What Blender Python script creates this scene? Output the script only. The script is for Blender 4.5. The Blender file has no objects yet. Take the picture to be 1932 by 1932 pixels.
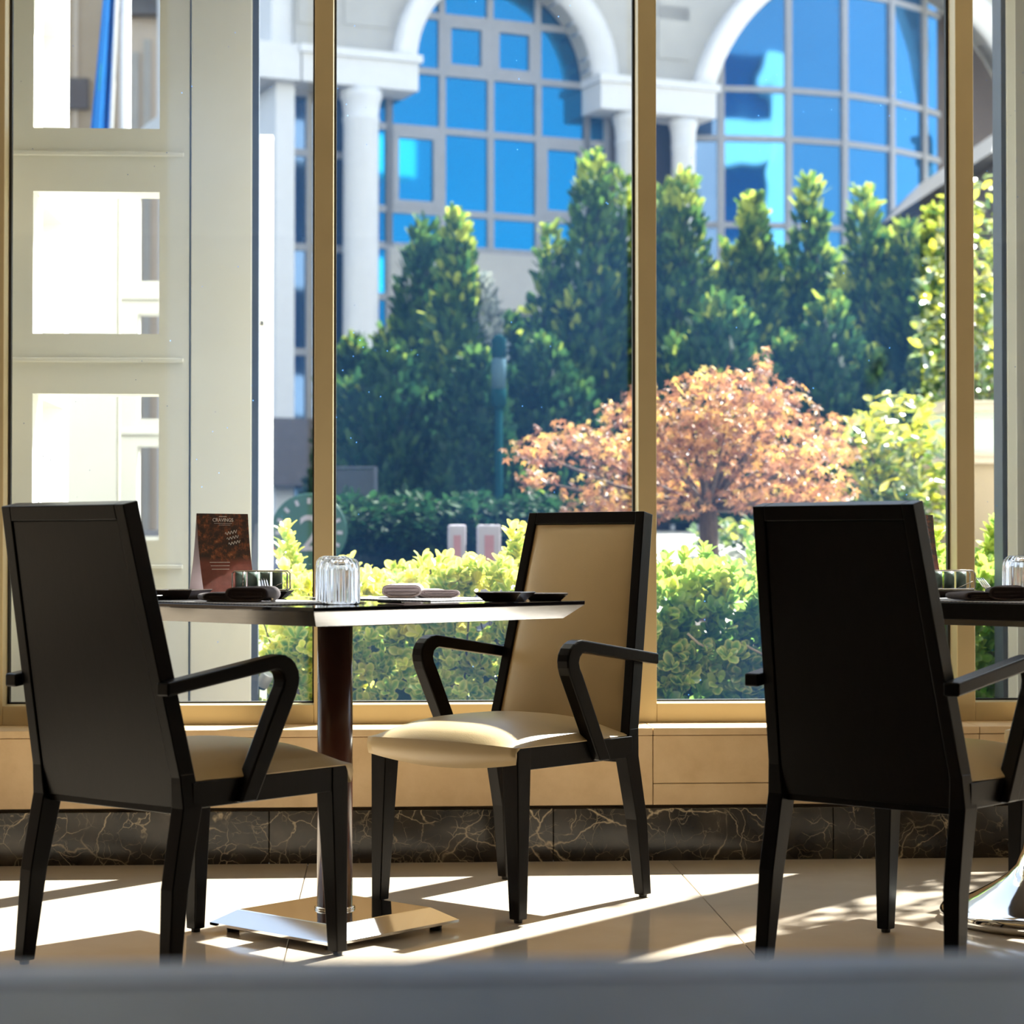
import bpy, bmesh, math, random
from mathutils import Vector, Matrix
R = math.radians
sc = bpy.context.scene
col = sc.collection

# ------------------------------------------------------------------ camera, sky, sun, exposure
CAM_H, CAM_D, YAW, PITCH, FPX = 0.884, 6.027, 0.0587, 0.0169, 4025.0
cam_d = bpy.data.cameras.new('camera'); cam = bpy.data.objects.new('camera', cam_d); col.objects.link(cam)
cam.location = (0, -CAM_D, CAM_H)
cam.rotation_euler = (math.pi/2 + PITCH, 0, -YAW)
cam_d.sensor_width = 36.0; cam_d.lens = FPX/1932*36.0
cam_d.clip_end = 400
cam_d.dof.use_dof = True; cam_d.dof.focus_distance = 5.35
cam_d.dof.aperture_fstop = (cam_d.lens/1000)/0.017
sc.camera = cam

SUN_AZ, SUN_EL = R(41.3), R(46.0)
world = bpy.data.worlds.new('sky'); sc.world = world; world.use_nodes = True
wn = world.node_tree; wn.nodes.clear()
sky = wn.nodes.new('ShaderNodeTexSky'); sky.sky_type = 'NISHITA'; sky.sun_disc = False
sky.sun_elevation = SUN_EL; sky.sun_rotation = SUN_AZ; sky.air_density = 1.0; sky.dust_density = 0.6; sky.ozone_density = 2.0
wb = wn.nodes.new('ShaderNodeBackground'); wb.inputs['Strength'].default_value = 0.19
wo = wn.nodes.new('ShaderNodeOutputWorld')
hs = wn.nodes.new('ShaderNodeHueSaturation'); hs.inputs['Saturation'].default_value = 0.55   # camera white balance leans to daylight shade
wn.links.new(sky.outputs[0], hs.inputs['Color']); wn.links.new(hs.outputs[0], wb.inputs[0]); wn.links.new(wb.outputs[0], wo.inputs[0])

sun_d = bpy.data.lights.new('sun', 'SUN'); sun = bpy.data.objects.new('sun', sun_d); col.objects.link(sun)
sun_d.energy = 12.5; sun_d.angle = R(0.53); sun_d.color = (1.0, 0.955, 0.89)
sun_dir = Vector((math.sin(SUN_AZ)*math.cos(SUN_EL), math.cos(SUN_AZ)*math.cos(SUN_EL), math.sin(SUN_EL)))
sun.rotation_euler = (-sun_dir).to_track_quat('-Z', 'Y').to_euler()
sun.location = sun_dir*40

vs = sc.view_settings
vs.view_transform = 'Standard'; vs.look = 'None'; vs.gamma = 1.0; vs.use_curve_mapping = False
vs.exposure = 1.38
sc.cycles.diffuse_bounces = 5; sc.cycles.max_bounces = 11; sc.cycles.transparent_max_bounces = 16
sc.cycles.sample_clamp_indirect = 8.0; sc.cycles.adaptive_threshold = 0.02

# ------------------------------------------------------------------ helpers
def ray(px, py):
    x = (px-966)/FPX; z = -(py-966)/FPX
    cp, sp = math.cos(PITCH), math.sin(PITCH); cy, sy = math.cos(YAW), math.sin(YAW)
    y1 = cp - z*sp; z1 = sp + z*cp
    return Vector((x*cy + y1*sy, -x*sy + y1*cy, z1))
CAM = Vector((0, -CAM_D, CAM_H))
def at(px, py, Y):
    """point of the place that lies on the plane at distance Y beyond the window wall"""
    r = ray(px, py); return CAM + r*((Y + CAM_D)/r.y)

def tag(o, label=None, cat=None, group=None, kind=None):
    if label: o['label'] = label
    if cat: o['category'] = cat
    if group: o['group'] = group
    if kind: o['kind'] = kind
    return o
def empty(name, loc=(0, 0, 0), rz=0.0, parent=None):
    o = bpy.data.objects.new(name, None); col.objects.link(o); o.empty_display_size = 0.1
    o.location = loc; o.rotation_euler = (0, 0, rz); o.parent = parent
    return o
def copy_tree(o, parent=None):
    c = o.copy(); col.objects.link(c); c.parent = parent
    for ch in list(o.children): copy_tree(ch, c)
    return c

class MB:
    def __init__(s): s.v = []; s.f = []; s.sm = []
    def add(s, vs_, fs, smooth=False):
        k = len(s.v); s.v += [tuple(p) for p in vs_]
        for f in fs: s.f.append([i+k for i in f]); s.sm.append(smooth)
        return s
    def box(s, x0, x1, y0, y1, z0, z1):
        v = [(x0,y0,z0),(x1,y0,z0),(x1,y1,z0),(x0,y1,z0),(x0,y0,z1),(x1,y0,z1),(x1,y1,z1),(x0,y1,z1)]
        return s.add(v, [(3,2,1,0),(4,5,6,7),(0,1,5,4),(1,2,6,5),(2,3,7,6),(3,0,4,7)])
    def hexa(s, lo, hi):
        return s.add(list(lo)+list(hi), [(3,2,1,0),(4,5,6,7),(0,1,5,4),(1,2,6,5),(2,3,7,6),(3,0,4,7)])
    def loft(s, rings, caps=True, smooth=False, closed=True):
        n = len(rings[0]); k = len(s.v)
        for r in rings: s.v += [tuple(p) for p in r]
        for i in range(len(rings)-1):
            for j in range(n if closed else n-1):
                a = k+i*n+j; b = k+i*n+(j+1) % n
                s.f.append([a, b, b+n, a+n]); s.sm.append(smooth)
        if caps:
            s.f.append([k+j for j in reversed(range(n))]); s.sm.append(False)
            s.f.append([k+(len(rings)-1)*n+j for j in range(n)]); s.sm.append(False)
        return s
    def lathe(s, prof, seg=32, c=(0, 0, 0), smooth=True, caps=True):
        rings = [[(c[0]+r*math.cos(2*math.pi*j/seg), c[1]+r*math.sin(2*math.pi*j/seg), c[2]+z) for j in range(seg)] for r, z in prof]
        return s.loft(rings, caps, smooth)
    def tube(s, pts, r, seg=8, smooth=True):
        pts = [Vector(p) for p in pts]; rs = r if isinstance(r, (list, tuple)) else [r]*len(pts)
        rings = []; up = None
        for i, p in enumerate(pts):
            d = (pts[min(i+1, len(pts)-1)] - pts[max(i-1, 0)]).normalized()
            if up is None: up = d.orthogonal().normalized()
            up = (up - d*up.dot(d)).normalized(); w = d.cross(up)
            rings.append([p + (up*math.cos(2*math.pi*j/seg) + w*math.sin(2*math.pi*j/seg))*rs[i] for j in range(seg)])
        return s.loft(rings, True, smooth)
    def prism(s, poly, fn, a, b):
        """poly: 2-D outline; fn(u, w, t) -> 3-D; extruded from t=a to t=b"""
        return s.loft([[fn(u, w, a) for u, w in poly], [fn(u, w, b) for u, w in poly]])
    def build(s, name, m, parent=None, bevel=0.0, seg=2, attr=None):
        me = bpy.data.meshes.new(name); me.from_pydata(s.v, [], s.f)
        me.polygons.foreach_set('use_smooth', s.sm)
        if attr:
            for an, dom, vals in attr:
                at_ = me.attributes.new(an, 'FLOAT', dom); at_.data.foreach_set('value', vals)
        bm = bmesh.new(); bm.from_mesh(me)
        if not attr: bmesh.ops.recalc_face_normals(bm, faces=bm.faces)
        if bevel:
            ed = [e for e in bm.edges if len(e.link_faces) == 2 and e.calc_face_angle(0) > 0.5]
            bmesh.ops.bevel(bm, geom=ed, offset=bevel, segments=seg, profile=0.5, affect='EDGES', clamp_overlap=True)
        bm.to_mesh(me); bm.free()
        if m: me.materials.append(m)
        o = bpy.data.objects.new(name, me); col.objects.link(o); o.parent = parent
        return o

def text_mesh(txt, size, depth=0.0004, align='CENTER'):
    cu = bpy.data.curves.new('lettering', 'FONT'); cu.body = txt; cu.size = size; cu.extrude = depth; cu.align_x = align
    o = bpy.data.objects.new('lettering_src', cu); col.objects.link(o)
    dg = bpy.context.evaluated_depsgraph_get(); me = bpy.data.meshes.new_from_object(o.evaluated_get(dg))
    bpy.data.objects.remove(o); bpy.data.curves.remove(cu)
    return me

# ------------------------------------------------------------------ materials
def new_mat(name):
    m = bpy.data.materials.new(name); m.use_nodes = True
    nt = m.node_tree; nt.nodes.clear(); out = nt.nodes.new('ShaderNodeOutputMaterial')
    return m, nt, out
def N(nt, kind, **kw):
    n = nt.nodes.new(kind)
    for k, v in kw.items():
        if k in n.inputs: n.inputs[k].default_value = v
        else: setattr(n, k, v)
    return n
def ramp(nt, src, stops):
    r = nt.nodes.new('ShaderNodeValToRGB'); e = r.color_ramp.elements
    while len(e) < len(stops): e.new(0.5)
    for el, (p, c) in zip(e, stops): el.position = p; el.color = (*c, 1)
    nt.links.new(src, r.inputs[0]); return r
def coords(nt, scale=1.0, kind='Object'):
    tc = nt.nodes.new('ShaderNodeTexCoord'); mp = nt.nodes.new('ShaderNodeMapping')
    mp.inputs['Scale'].default_value = scale if isinstance(scale, tuple) else (scale,)*3
    nt.links.new(tc.outputs[kind], mp.inputs[0]); return mp.outputs[0]
def surf(name, c, rough=0.5, metal=0.0, spec=0.5, var=0.12, scale=8.0, bump=0.0, bscale=60.0, coat=0.0, stops=None, stretch=None):
    """principled surface whose colour wanders a little with procedural noise"""
    m, nt, out = new_mat(name)
    p = N(nt, 'ShaderNodeBsdfPrincipled', Roughness=rough, Metallic=metal)
    p.inputs['Specular IOR Level'].default_value = spec; p.inputs['Coat Weight'].default_value = coat; p.inputs['Coat Roughness'].default_value = 0.05
    v = coords(nt, stretch or 1.0)
    no = N(nt, 'ShaderNodeTexNoise', Scale=scale, Detail=6.0, Roughness=0.6); nt.links.new(v, no.inputs['Vector'])
    lo = tuple(x*(1-var) for x in c); hi = tuple(min(1, x*(1+var)) for x in c)
    r = ramp(nt, no.outputs[0], stops or [(0.3, lo), (0.7, hi)]); nt.links.new(r.outputs[0], p.inputs['Base Color'])
    if bump:
        n2 = N(nt, 'ShaderNodeTexNoise', Scale=bscale, Detail=3.0); nt.links.new(v, n2.inputs['Vector'])
        b = N(nt, 'ShaderNodeBump', Strength=bump, Distance=0.002); nt.links.new(n2.outputs[0], b.inputs['Height']); nt.links.new(b.outputs[0], p.inputs['Normal'])
    nt.links.new(p.outputs[0], out.inputs[0]); return m
def leafy(name, stops, trans=0.45, rim=None, rough=0.4, gloss=0.12):
    """thin leaf: diffuse + light shining through, tone picked per leaf, optional pale rim"""
    m, nt, out = new_mat(name)
    a = N(nt, 'ShaderNodeAttribute', attribute_name='rnd'); r = ramp(nt, a.outputs['Fac'], stops); c = r.outputs[0]
    if rim:
        b = N(nt, 'ShaderNodeAttribute', attribute_name='rim'); mx = N(nt, 'ShaderNodeMix', data_type='RGBA')
        pw = N(nt, 'ShaderNodeMath', operation='POWER'); pw.inputs[1].default_value = 2.2
        nt.links.new(b.outputs['Fac'], pw.inputs[0]); nt.links.new(pw.outputs[0], mx.inputs[0]); nt.links.new(c, mx.inputs[6]); mx.inputs[7].default_value = (*rim, 1); c = mx.outputs[2]
    d = N(nt, 'ShaderNodeBsdfDiffuse'); t = N(nt, 'ShaderNodeBsdfTranslucent'); g = N(nt, 'ShaderNodeBsdfGlossy', Roughness=rough)
    nt.links.new(c, d.inputs[0]); nt.links.new(c, t.inputs[0])
    m1 = N(nt, 'ShaderNodeMixShader', Fac=trans); nt.links.new(d.outputs[0], m1.inputs[1]); nt.links.new(t.outputs[0], m1.inputs[2])
    m2 = N(nt, 'ShaderNodeMixShader', Fac=gloss*0.4); nt.links.new(m1.outputs[0], m2.inputs[1]); nt.links.new(g.outputs[0], m2.inputs[2])
    nt.links.new(m2.outputs[0], out.inputs[0]); return m

M = {}
M['floor'] = surf('floor_marble', (0.60, 0.47, 0.34), rough=0.09, spec=0.55, var=0.08, scale=3.0, stops=[(0.25, (0.50, 0.42, 0.33)), (0.55, (0.57, 0.48, 0.38)), (0.8, (0.62, 0.53, 0.42))])
M['grout'] = surf('floor_grout', (0.16, 0.13, 0.10), rough=0.8)
M['lime'] = surf('limestone', (0.66, 0.47, 0.27), rough=0.38, var=0.1, scale=9.0, bump=0.15, bscale=120, stops=[(0.2, (0.56, 0.38, 0.20)), (0.5, (0.67, 0.48, 0.27)), (0.78, (0.74, 0.55, 0.33))])
M['gold'] = surf('anodised_gold', (0.60, 0.485, 0.285), rough=0.42, metal=0.35, var=0.04, scale=3.0)
M['plaster'] = surf('warm_plaster', (0.55, 0.45, 0.33), rough=0.8, var=0.03, bump=0.1)
M['darkwall'] = surf('dimmed_wall', (0.16, 0.11, 0.07), rough=0.6, var=0.2, stretch=(4, 4, 0.5))  # unseen walls given a dark finish to dim reflections in the chair backs
M['ceiling'] = surf('ceiling_white', (0.82, 0.75, 0.63), rough=0.85, var=0.02)
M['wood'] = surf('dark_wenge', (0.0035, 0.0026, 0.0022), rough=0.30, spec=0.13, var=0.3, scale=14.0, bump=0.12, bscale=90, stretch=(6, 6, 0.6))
M['leather'] = surf('cream_leather', (0.52, 0.385, 0.205), rough=0.36, spec=0.5, var=0.05, scale=5.0, bump=0.16, bscale=420)
M['chrome'] = surf('chrome', (0.78, 0.77, 0.75), rough=0.07, metal=1.0, var=0.02)
M['steel'] = surf('brushed_steel', (0.14, 0.13, 0.12), rough=0.24, metal=0.85, var=0.12, scale=20, stretch=(1, 1, 12))
M['polebrown'] = surf('brown_lacquer', (0.070, 0.022, 0.014), rough=0.22, spec=0.5, var=0.15)
M['blacktop'] = surf('black_lacquer', (0.012, 0.010, 0.016), rough=0.06, spec=0.55, var=0.2)
M['rubber'] = surf('black_rubber', (0.012, 0.011, 0.010), rough=0.6)
M['skytint_top'] = surf('sky_tinted_lacquer', (0.095, 0.128, 0.235), rough=0.40, spec=0.25, var=0.25, scale=5.0)  # blue of the reflected sky put into the base colour
M['skytint_rim'] = surf('sky_tinted_rim', (0.19, 0.27, 0.52), rough=0.38, spec=0.5, var=0.15, scale=5.0)  # paler blue: bright sky reflection along the edge put into the colour
M['ceramic'] = surf('dark_ceramic', (0.050, 0.038, 0.032), rough=0.22, spec=0.5, var=0.2)
M['cloth'] = surf('linen_in_shade', (0.060, 0.044, 0.045), rough=0.85, var=0.12, scale=60, bump=0.5, bscale=700)  # dark copy of the napkin linen, shade put into the colour
M['clothlit'] = surf('linen_in_sun', (0.60, 0.51, 0.52), rough=0.85, var=0.1, scale=60, bump=0.5, bscale=700)  # pale copy of the napkin linen, sunlight put into the colour
M['white'] = surf('white_paint', (0.86, 0.85, 0.78), rough=0.55, var=0.03, scale=4.0)
M['whiteb'] = surf('white_render', (0.66, 0.66, 0.665), rough=0.7, var=0.03)
M['stone'] = surf('grey_stone_cladding', (0.41, 0.395, 0.36), rough=0.7, var=0.08, scale=1.5)
M['beige'] = surf('beige_render', (0.42, 0.33, 0.23), rough=0.8, var=0.05, scale=2.0)
M['beigel'] = surf('pale_beige_render', (0.58, 0.49, 0.39), rough=0.8, var=0.04, scale=2.0)
M['bar'] = surf('grey_glazing_bar', (0.26, 0.26, 0.27), rough=0.45, metal=0.2, var=0.06)
M['darkslab'] = surf('dark_cladding', (0.10, 0.085, 0.085), rough=0.6)
M['roof'] = surf('dark_roof', (0.10, 0.10, 0.105), rough=0.7, var=0.3, scale=2.0)
M['paving'] = surf('pale_paving', (0.55, 0.53, 0.48), rough=0.85, var=0.12, scale=2.0)
M['shadeground'] = surf('shaded_ground', (0.010, 0.012, 0.017), rough=0.95, spec=0.1, var=0.3, scale=30.0)  # tree shade on the left ground put into a dark colour
M['soil'] = surf('soil', (0.06, 0.045, 0.03), rough=0.95, var=0.4, scale=20.0, bump=0.6)
M['bark'] = surf('bark', (0.075, 0.05, 0.038), rough=0.9, var=0.4, scale=20.0, bump=0.8, stretch=(3, 3, 0.7))
M['core'] = surf('inner_foliage', (0.018, 0.035, 0.016), rough=0.9, var=0.5, scale=12.0)
M['signgreen'] = surf('sign_green', (0.012, 0.075, 0.055), rough=0.4, var=0.08)
M['lampgreen'] = surf('lamp_green', (0.006, 0.030, 0.036), rough=0.9, spec=0.0, var=0.08)
M['lampglass'] = surf('lamp_glass', (0.05, 0.09, 0.115), rough=0.9, spec=0.0, var=0.06)
M['letter'] = surf('shaded_white', (0.34, 0.32, 0.37), rough=0.8, var=0.02)  # white dulled to lavender-grey, tree shade put into the colour
M['fadedred'] = surf('faded_red_paint', (0.34, 0.17, 0.20), rough=0.8)
M['red'] = surf('red_paint', (0.55, 0.03, 0.03), rough=0.5, var=0.08)
M['bluepaint'] = surf('blue_paint', (0.02, 0.06, 0.18), rough=0.5, var=0.08)
M['flag'] = surf('blue_flag_cloth', (0.01, 0.20, 0.62), rough=0.8, var=0.06)
M['flaggreen'] = surf('green_flag_emblem', (0.02, 0.42, 0.16), rough=0.8, var=0.06)
M['niche'] = surf('opal_lantern_pane', (0.62, 0.72, 0.66), rough=0.35, var=0.02)
M['paper'] = surf('card_paper', (0.82, 0.78, 0.80), rough=0.7, var=0.02)
M['ink'] = surf('white_ink', (0.86, 0.80, 0.74), rough=0.6, var=0.02)
M['sachet'] = surf('grey_green_sachet', (0.10, 0.15, 0.13), rough=0.35, var=0.25, scale=30)
M['shelterframe'] = surf('shelter_frame', (0.05, 0.06, 0.085), rough=0.6)
M['lampgrey'] = surf('grey_lamp_metal', (0.42, 0.43, 0.45), rough=0.45, metal=0.3)
M['edgeshade'] = surf('pillar_edge_shade', (0.075, 0.09, 0.115), rough=0.5)  # shade on the pillar sides put into a dark strip colour
M['darkglass'] = surf('dark_shelter_glass', (0.010, 0.018, 0.028), rough=0.5, var=0.2)

# black marble with pale veins
def marble():
    m, nt, out = new_mat('black_veined_marble'); p = N(nt, 'ShaderNodeBsdfPrincipled', Roughness=0.16)
    v = coords(nt, 1.0)
    wob = N(nt, 'ShaderNodeTexNoise', Scale=5.0, Detail=5.0); nt.links.new(v, wob.inputs['Vector'])
    mxv = N(nt, 'ShaderNodeMix', data_type='RGBA'); mxv.inputs[0].default_value = 0.16; nt.links.new(v, mxv.inputs[6]); nt.links.new(wob.outputs['Color'], mxv.inputs[7])
    acc = None
    for s_, w, amt in ((7.0, 0.010, 1.0), (15.0, 0.010, 0.8), (27.0, 0.010, 0.45)):
        vo = N(nt, 'ShaderNodeTexVoronoi', feature='DISTANCE_TO_EDGE', Scale=s_); nt.links.new(mxv.outputs[2], vo.inputs['Vector'])
        rr = ramp(nt, vo.outputs['Distance'], [(0.0, (amt,)*3), (w, (amt*0.35,)*3), (w*2.2, (0, 0, 0))])
        ms = N(nt, 'ShaderNodeTexNoise', Scale=s_*0.55, Detail=2.0); nt.links.new(v, ms.inputs['Vector'])
        mr = ramp(nt, ms.outputs[0], [(0.44, (0, 0, 0)), (0.56, (1, 1, 1))])
        mu = N(nt, 'ShaderNodeMath', operation='MULTIPLY'); nt.links.new(rr.outputs[0], mu.inputs[0]); nt.links.new(mr.outputs[0], mu.inputs[1])
        if acc is None: acc = mu.outputs[0]
        else:
            ad = N(nt, 'ShaderNodeMath', operation='MAXIMUM'); nt.links.new(acc, ad.inputs[0]); nt.links.new(mu.outputs[0], ad.inputs[1]); acc = ad.outputs[0]
    cl = N(nt, 'ShaderNodeTexNoise', Scale=9.0, Detail=6.0); nt.links.new(v, cl.inputs['Vector'])
    base = ramp(nt, cl.outputs[0], [(0.35, (0.012, 0.010, 0.008)), (0.62, (0.045, 0.036, 0.026)), (0.8, (0.11, 0.085, 0.06))])
    fin = N(nt, 'ShaderNodeMix', data_type='RGBA'); nt.links.new(acc, fin.inputs[0]); nt.links.new(base.outputs[0], fin.inputs[6]); fin.inputs[7].default_value = (0.62, 0.50, 0.33, 1)
    nt.links.new(fin.outputs[2], p.inputs['Base Color']); nt.links.new(p.outputs[0], out.inputs[0]); return m
M['marble'] = marble()

# window glass: clear, mirror-like at a slant, thin film of dust tinted blue as painted haze, with specks
def window_glass():
    m, nt, out = new_mat('dusty_hazed_window_glass')
    tr = N(nt, 'ShaderNodeBsdfTransparent'); tr.inputs[0].default_value = (0.93, 0.96, 0.96, 1)
    gl = N(nt, 'ShaderNodeBsdfGlossy', Roughness=0.0); fr = N(nt, 'ShaderNodeFresnel', IOR=1.45)
    ge = nt.nodes.new('ShaderNodeNewGeometry'); io = N(nt, 'ShaderNodeMix', data_type='FLOAT'); io.inputs[2].default_value = 1.45; io.inputs[3].default_value = 1/1.45
    nt.links.new(ge.outputs['Backfacing'], io.inputs[0]); nt.links.new(io.outputs[0], fr.inputs['IOR'])   # same slant mirror from both faces of the thin sheet
    m1 = N(nt, 'ShaderNodeMixShader'); nt.links.new(fr.outputs[0], m1.inputs[0]); nt.links.new(tr.outputs[0], m1.inputs[1]); nt.links.new(gl.outputs[0], m1.inputs[2])
    v = coords(nt, 1.0)
    ns = N(nt, 'ShaderNodeTexNoise', Scale=1.6, Detail=4.0); nt.links.new(v, ns.inputs['Vector'])
    film = ramp(nt, ns.outputs[0], [(0.3, (0.007,)*3), (0.75, (0.016,)*3)])
    vo = N(nt, 'ShaderNodeTexVoronoi', Scale=26.0, Randomness=1.0); nt.links.new(v, vo.inputs['Vector'])
    sp = ramp(nt, vo.outputs['Distance'], [(0.035, (0.45,)*3), (0.05, (0, 0, 0))])
    pick = N(nt, 'ShaderNodeTexNoise', Scale=9.0, Detail=0.0); nt.links.new(v, pick.inputs['Vector'])
    pr = ramp(nt, pick.outputs[0], [(0.56, (0, 0, 0)), (0.60, (1, 1, 1))])
    mu = N(nt, 'ShaderNodeMath', operation='MULTIPLY'); nt.links.new(sp.outputs[0], mu.inputs[0]); nt.links.new(pr.outputs[0], mu.inputs[1])
    ad = N(nt, 'ShaderNodeMath', operation='ADD'); nt.links.new(film.outputs[0], ad.inputs[0]); nt.links.new(mu.outputs[0], ad.inputs[1])
    du = N(nt, 'ShaderNodeBsdfTranslucent'); du.inputs[0].default_value = (0.10, 0.32, 0.80, 1)
    m2 = N(nt, 'ShaderNodeMixShader'); nt.links.new(ad.outputs[0], m2.inputs[0]); nt.links.new(m1.outputs[0], m2.inputs[1]); nt.links.new(du.outputs[0], m2.inputs[2])
    nt.links.new(m2.outputs[0], out.inputs[0]); return m
M['glass'] = window_glass()

def tumbler_glass():
    m, nt, out = new_mat('ribbed_tumbler_glass')
    p = N(nt, 'ShaderNodeBsdfPrincipled', Roughness=0.10, IOR=1.45); p.inputs['Transmission Weight'].default_value = 1.0
    no = N(nt, 'ShaderNodeTexNoise', Scale=25.0); r = ramp(nt, no.outputs[0], [(0.3, (0.93, 0.93, 0.94)), (0.7, (0.98, 0.98, 0.98))]); nt.links.new(r.outputs[0], p.inputs['Base Color'])
    nt.links.new(p.outputs[0], out.inputs[0]); return m
M['tumbler'] = tumbler_glass()

# mirror-like tinted office glazing
def office_glass(name, tint, base, mixf=0.55, wav=0.0):
    m, nt, out = new_mat(name)
    g = N(nt, 'ShaderNodeBsdfGlossy', Roughness=0.03); g.inputs[0].default_value = (*tint, 1)
    d = N(nt, 'ShaderNodeBsdfDiffuse'); v = coords(nt, 1.0)
    no = N(nt, 'ShaderNodeTexNoise', Scale=0.6, Detail=2.0); nt.links.new(v, no.inputs['Vector'])
    r = ramp(nt, no.outputs[0], [(0.3, tuple(x*0.8 for x in base)), (0.7, tuple(x*1.2 for x in base))]); nt.links.new(r.outputs[0], d.inputs[0])
    if wav:
        b = N(nt, 'ShaderNodeBump', Strength=wav, Distance=0.3); nt.links.new(no.outputs[0], b.inputs['Height']); nt.links.new(b.outputs[0], g.inputs['Normal'])
    mx = N(nt, 'ShaderNodeMixShader', Fac=mixf); nt.links.new(d.outputs[0], mx.inputs[1]); nt.links.new(g.outputs[0], mx.inputs[2])
    nt.links.new(mx.outputs[0], out.inputs[0]); return m
M['blueglass'] = office_glass('blue_mirror_glass', (0.012, 0.24, 0.50), (0.002, 0.05, 0.14), 0.6)
M['bowglass'] = office_glass('blue_bow_glass', (0.07, 0.25, 0.47), (0.002, 0.05, 0.14), 0.66, 0.05)
M['navyglass'] = office_glass('navy_glass', (0.10, 0.17, 0.30), (0.02, 0.04, 0.08), 0.5)

# woven placemat
def woven():
    m, nt, out = new_mat('grey_woven_mat'); p = N(nt, 'ShaderNodeBsdfPrincipled', Roughness=0.55)
    v = coords(nt, (1, 1, 1)); ck = N(nt, 'ShaderNodeTexChecker', Scale=180.0); nt.links.new(v, ck.inputs['Vector'])
    ck.inputs[1].default_value = (0.20, 0.19, 0.20, 1); ck.inputs[2].default_value = (0.34, 0.33, 0.34, 1); nt.links.new(ck.outputs[0], p.inputs['Base Color'])
    b = N(nt, 'ShaderNodeBump', Strength=0.6, Distance=0.001); nt.links.new(ck.outputs['Fac'], b.inputs['Height']); nt.links.new(b.outputs[0], p.inputs['Normal'])
    nt.links.new(p.outputs[0], out.inputs[0]); return m
M['mat'] = woven()

# printed menu face: dark food picture above, brick-red field below (flat print)
def menu_print():
    m, nt, out = new_mat('menu_print'); p = N(nt, 'ShaderNodeBsdfPrincipled', Roughness=0.4)
    tc = nt.nodes.new('ShaderNodeTexCoord'); sx = nt.nodes.new('ShaderNodeSeparateXYZ'); nt.links.new(tc.outputs['Generated'], sx.inputs[0])
    no = N(nt, 'ShaderNodeTexNoise', Scale=55.0, Detail=6.0, Roughness=0.7); nt.links.new(tc.outputs['Object'], no.inputs['Vector'])
    pic = ramp(nt, no.outputs[0], [(0.30, (0.010, 0.006, 0.005)), (0.50, (0.05, 0.016, 0.008)), (0.60, (0.22, 0.055, 0.015)), (0.72, (0.50, 0.20, 0.07))])
    low = ramp(nt, no.outputs[0], [(0.3, (0.16, 0.030, 0.018)), (0.7, (0.24, 0.055, 0.035))])
    ad = N(nt, 'ShaderNodeMath', operation='MULTIPLY_ADD'); ad.inputs[1].default_value = 0.16; nt.links.new(no.outputs[0], ad.inputs[0]); nt.links.new(sx.outputs[2], ad.inputs[2])
    st = ramp(nt, ad.outputs[0], [(0.50, (0, 0, 0)), (0.56, (1, 1, 1))])
    mx = N(nt, 'ShaderNodeMix', data_type='RGBA'); nt.links.new(st.outputs[0], mx.inputs[0]); nt.links.new(low.outputs[0], mx.inputs[6]); nt.links.new(pic.outputs[0], mx.inputs[7])
    nt.links.new(mx.outputs[2], p.inputs['Base Color']); nt.links.new(p.outputs[0], out.inputs[0]); return m
M['print'] = menu_print()

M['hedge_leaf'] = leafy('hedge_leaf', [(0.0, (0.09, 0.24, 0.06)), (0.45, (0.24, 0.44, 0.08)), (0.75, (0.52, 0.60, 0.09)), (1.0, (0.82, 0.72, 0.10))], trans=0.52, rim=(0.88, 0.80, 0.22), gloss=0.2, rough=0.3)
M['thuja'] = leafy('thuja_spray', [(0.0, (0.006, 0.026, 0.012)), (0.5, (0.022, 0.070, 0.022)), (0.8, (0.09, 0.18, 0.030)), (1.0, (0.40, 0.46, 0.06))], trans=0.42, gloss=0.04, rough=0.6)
M['spruce'] = leafy('spruce_spray', [(0.0, (0.10, 0.14, 0.15)), (0.6, (0.24, 0.28, 0.28)), (1.0, (0.42, 0.44, 0.40))], trans=0.2, gloss=0.1)
M['maple'] = leafy('maple_leaf', [(0.0, (0.11, 0.038, 0.026)), (0.4, (0.29, 0.120, 0.062)), (0.72, (0.50, 0.235, 0.085)), (0.9, (0.70, 0.41, 0.09)), (1.0, (0.80, 0.62, 0.15))], trans=0.45, gloss=0.15)
M['shrub'] = leafy('shrub_leaf', [(0.0, (0.020, 0.060, 0.020)), (0.5, (0.07, 0.15, 0.030)), (0.8, (0.36, 0.38, 0.03)), (1.0, (0.78, 0.68, 0.05))], trans=0.5, gloss=0.45, rough=0.25)

# ------------------------------------------------------------------ the room
random.seed(4)
RX0, RX1, RYB, RZ = -5.0, 6.0, -10.0, 3.3
fl = MB().box(RX0, RX1, RYB, 0.0, -0.06, -0.006).build('floor', M['grout']); tag(fl, kind='structure')
TX, TY = 1.019, 1.5
tile_mesh = {}
x = 0.800 - TX*6
while x < RX1:
    x0, x1 = max(x, RX0), min(x+TX, RX1)
    if x1 - x0 > 0.05:
        y = 0.0
        while y > RYB + 0.01:
            y0 = max(y-TY, RYB); key = (round(x1-x0, 3), round(y-y0, 3))
            if key not in tile_mesh:
                o = MB().box(0.0012, key[0]-0.0012, 0.0012, key[1]-0.0012, -0.03, 0.0).build('tile', M['floor'], fl, bevel=0.0008, seg=1); tile_mesh[key] = o.data
            else:
                o = bpy.data.objects.new('tile', tile_mesh[key]); col.objects.link(o); o.parent = fl
            o.location = (x0, y0, 0); y = y0
    x += TX
tag(MB().box(RX0-0.15, RX0, RYB, 0.4, 0, RZ).build('wall_left', M['darkwall']), kind='structure')
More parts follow.
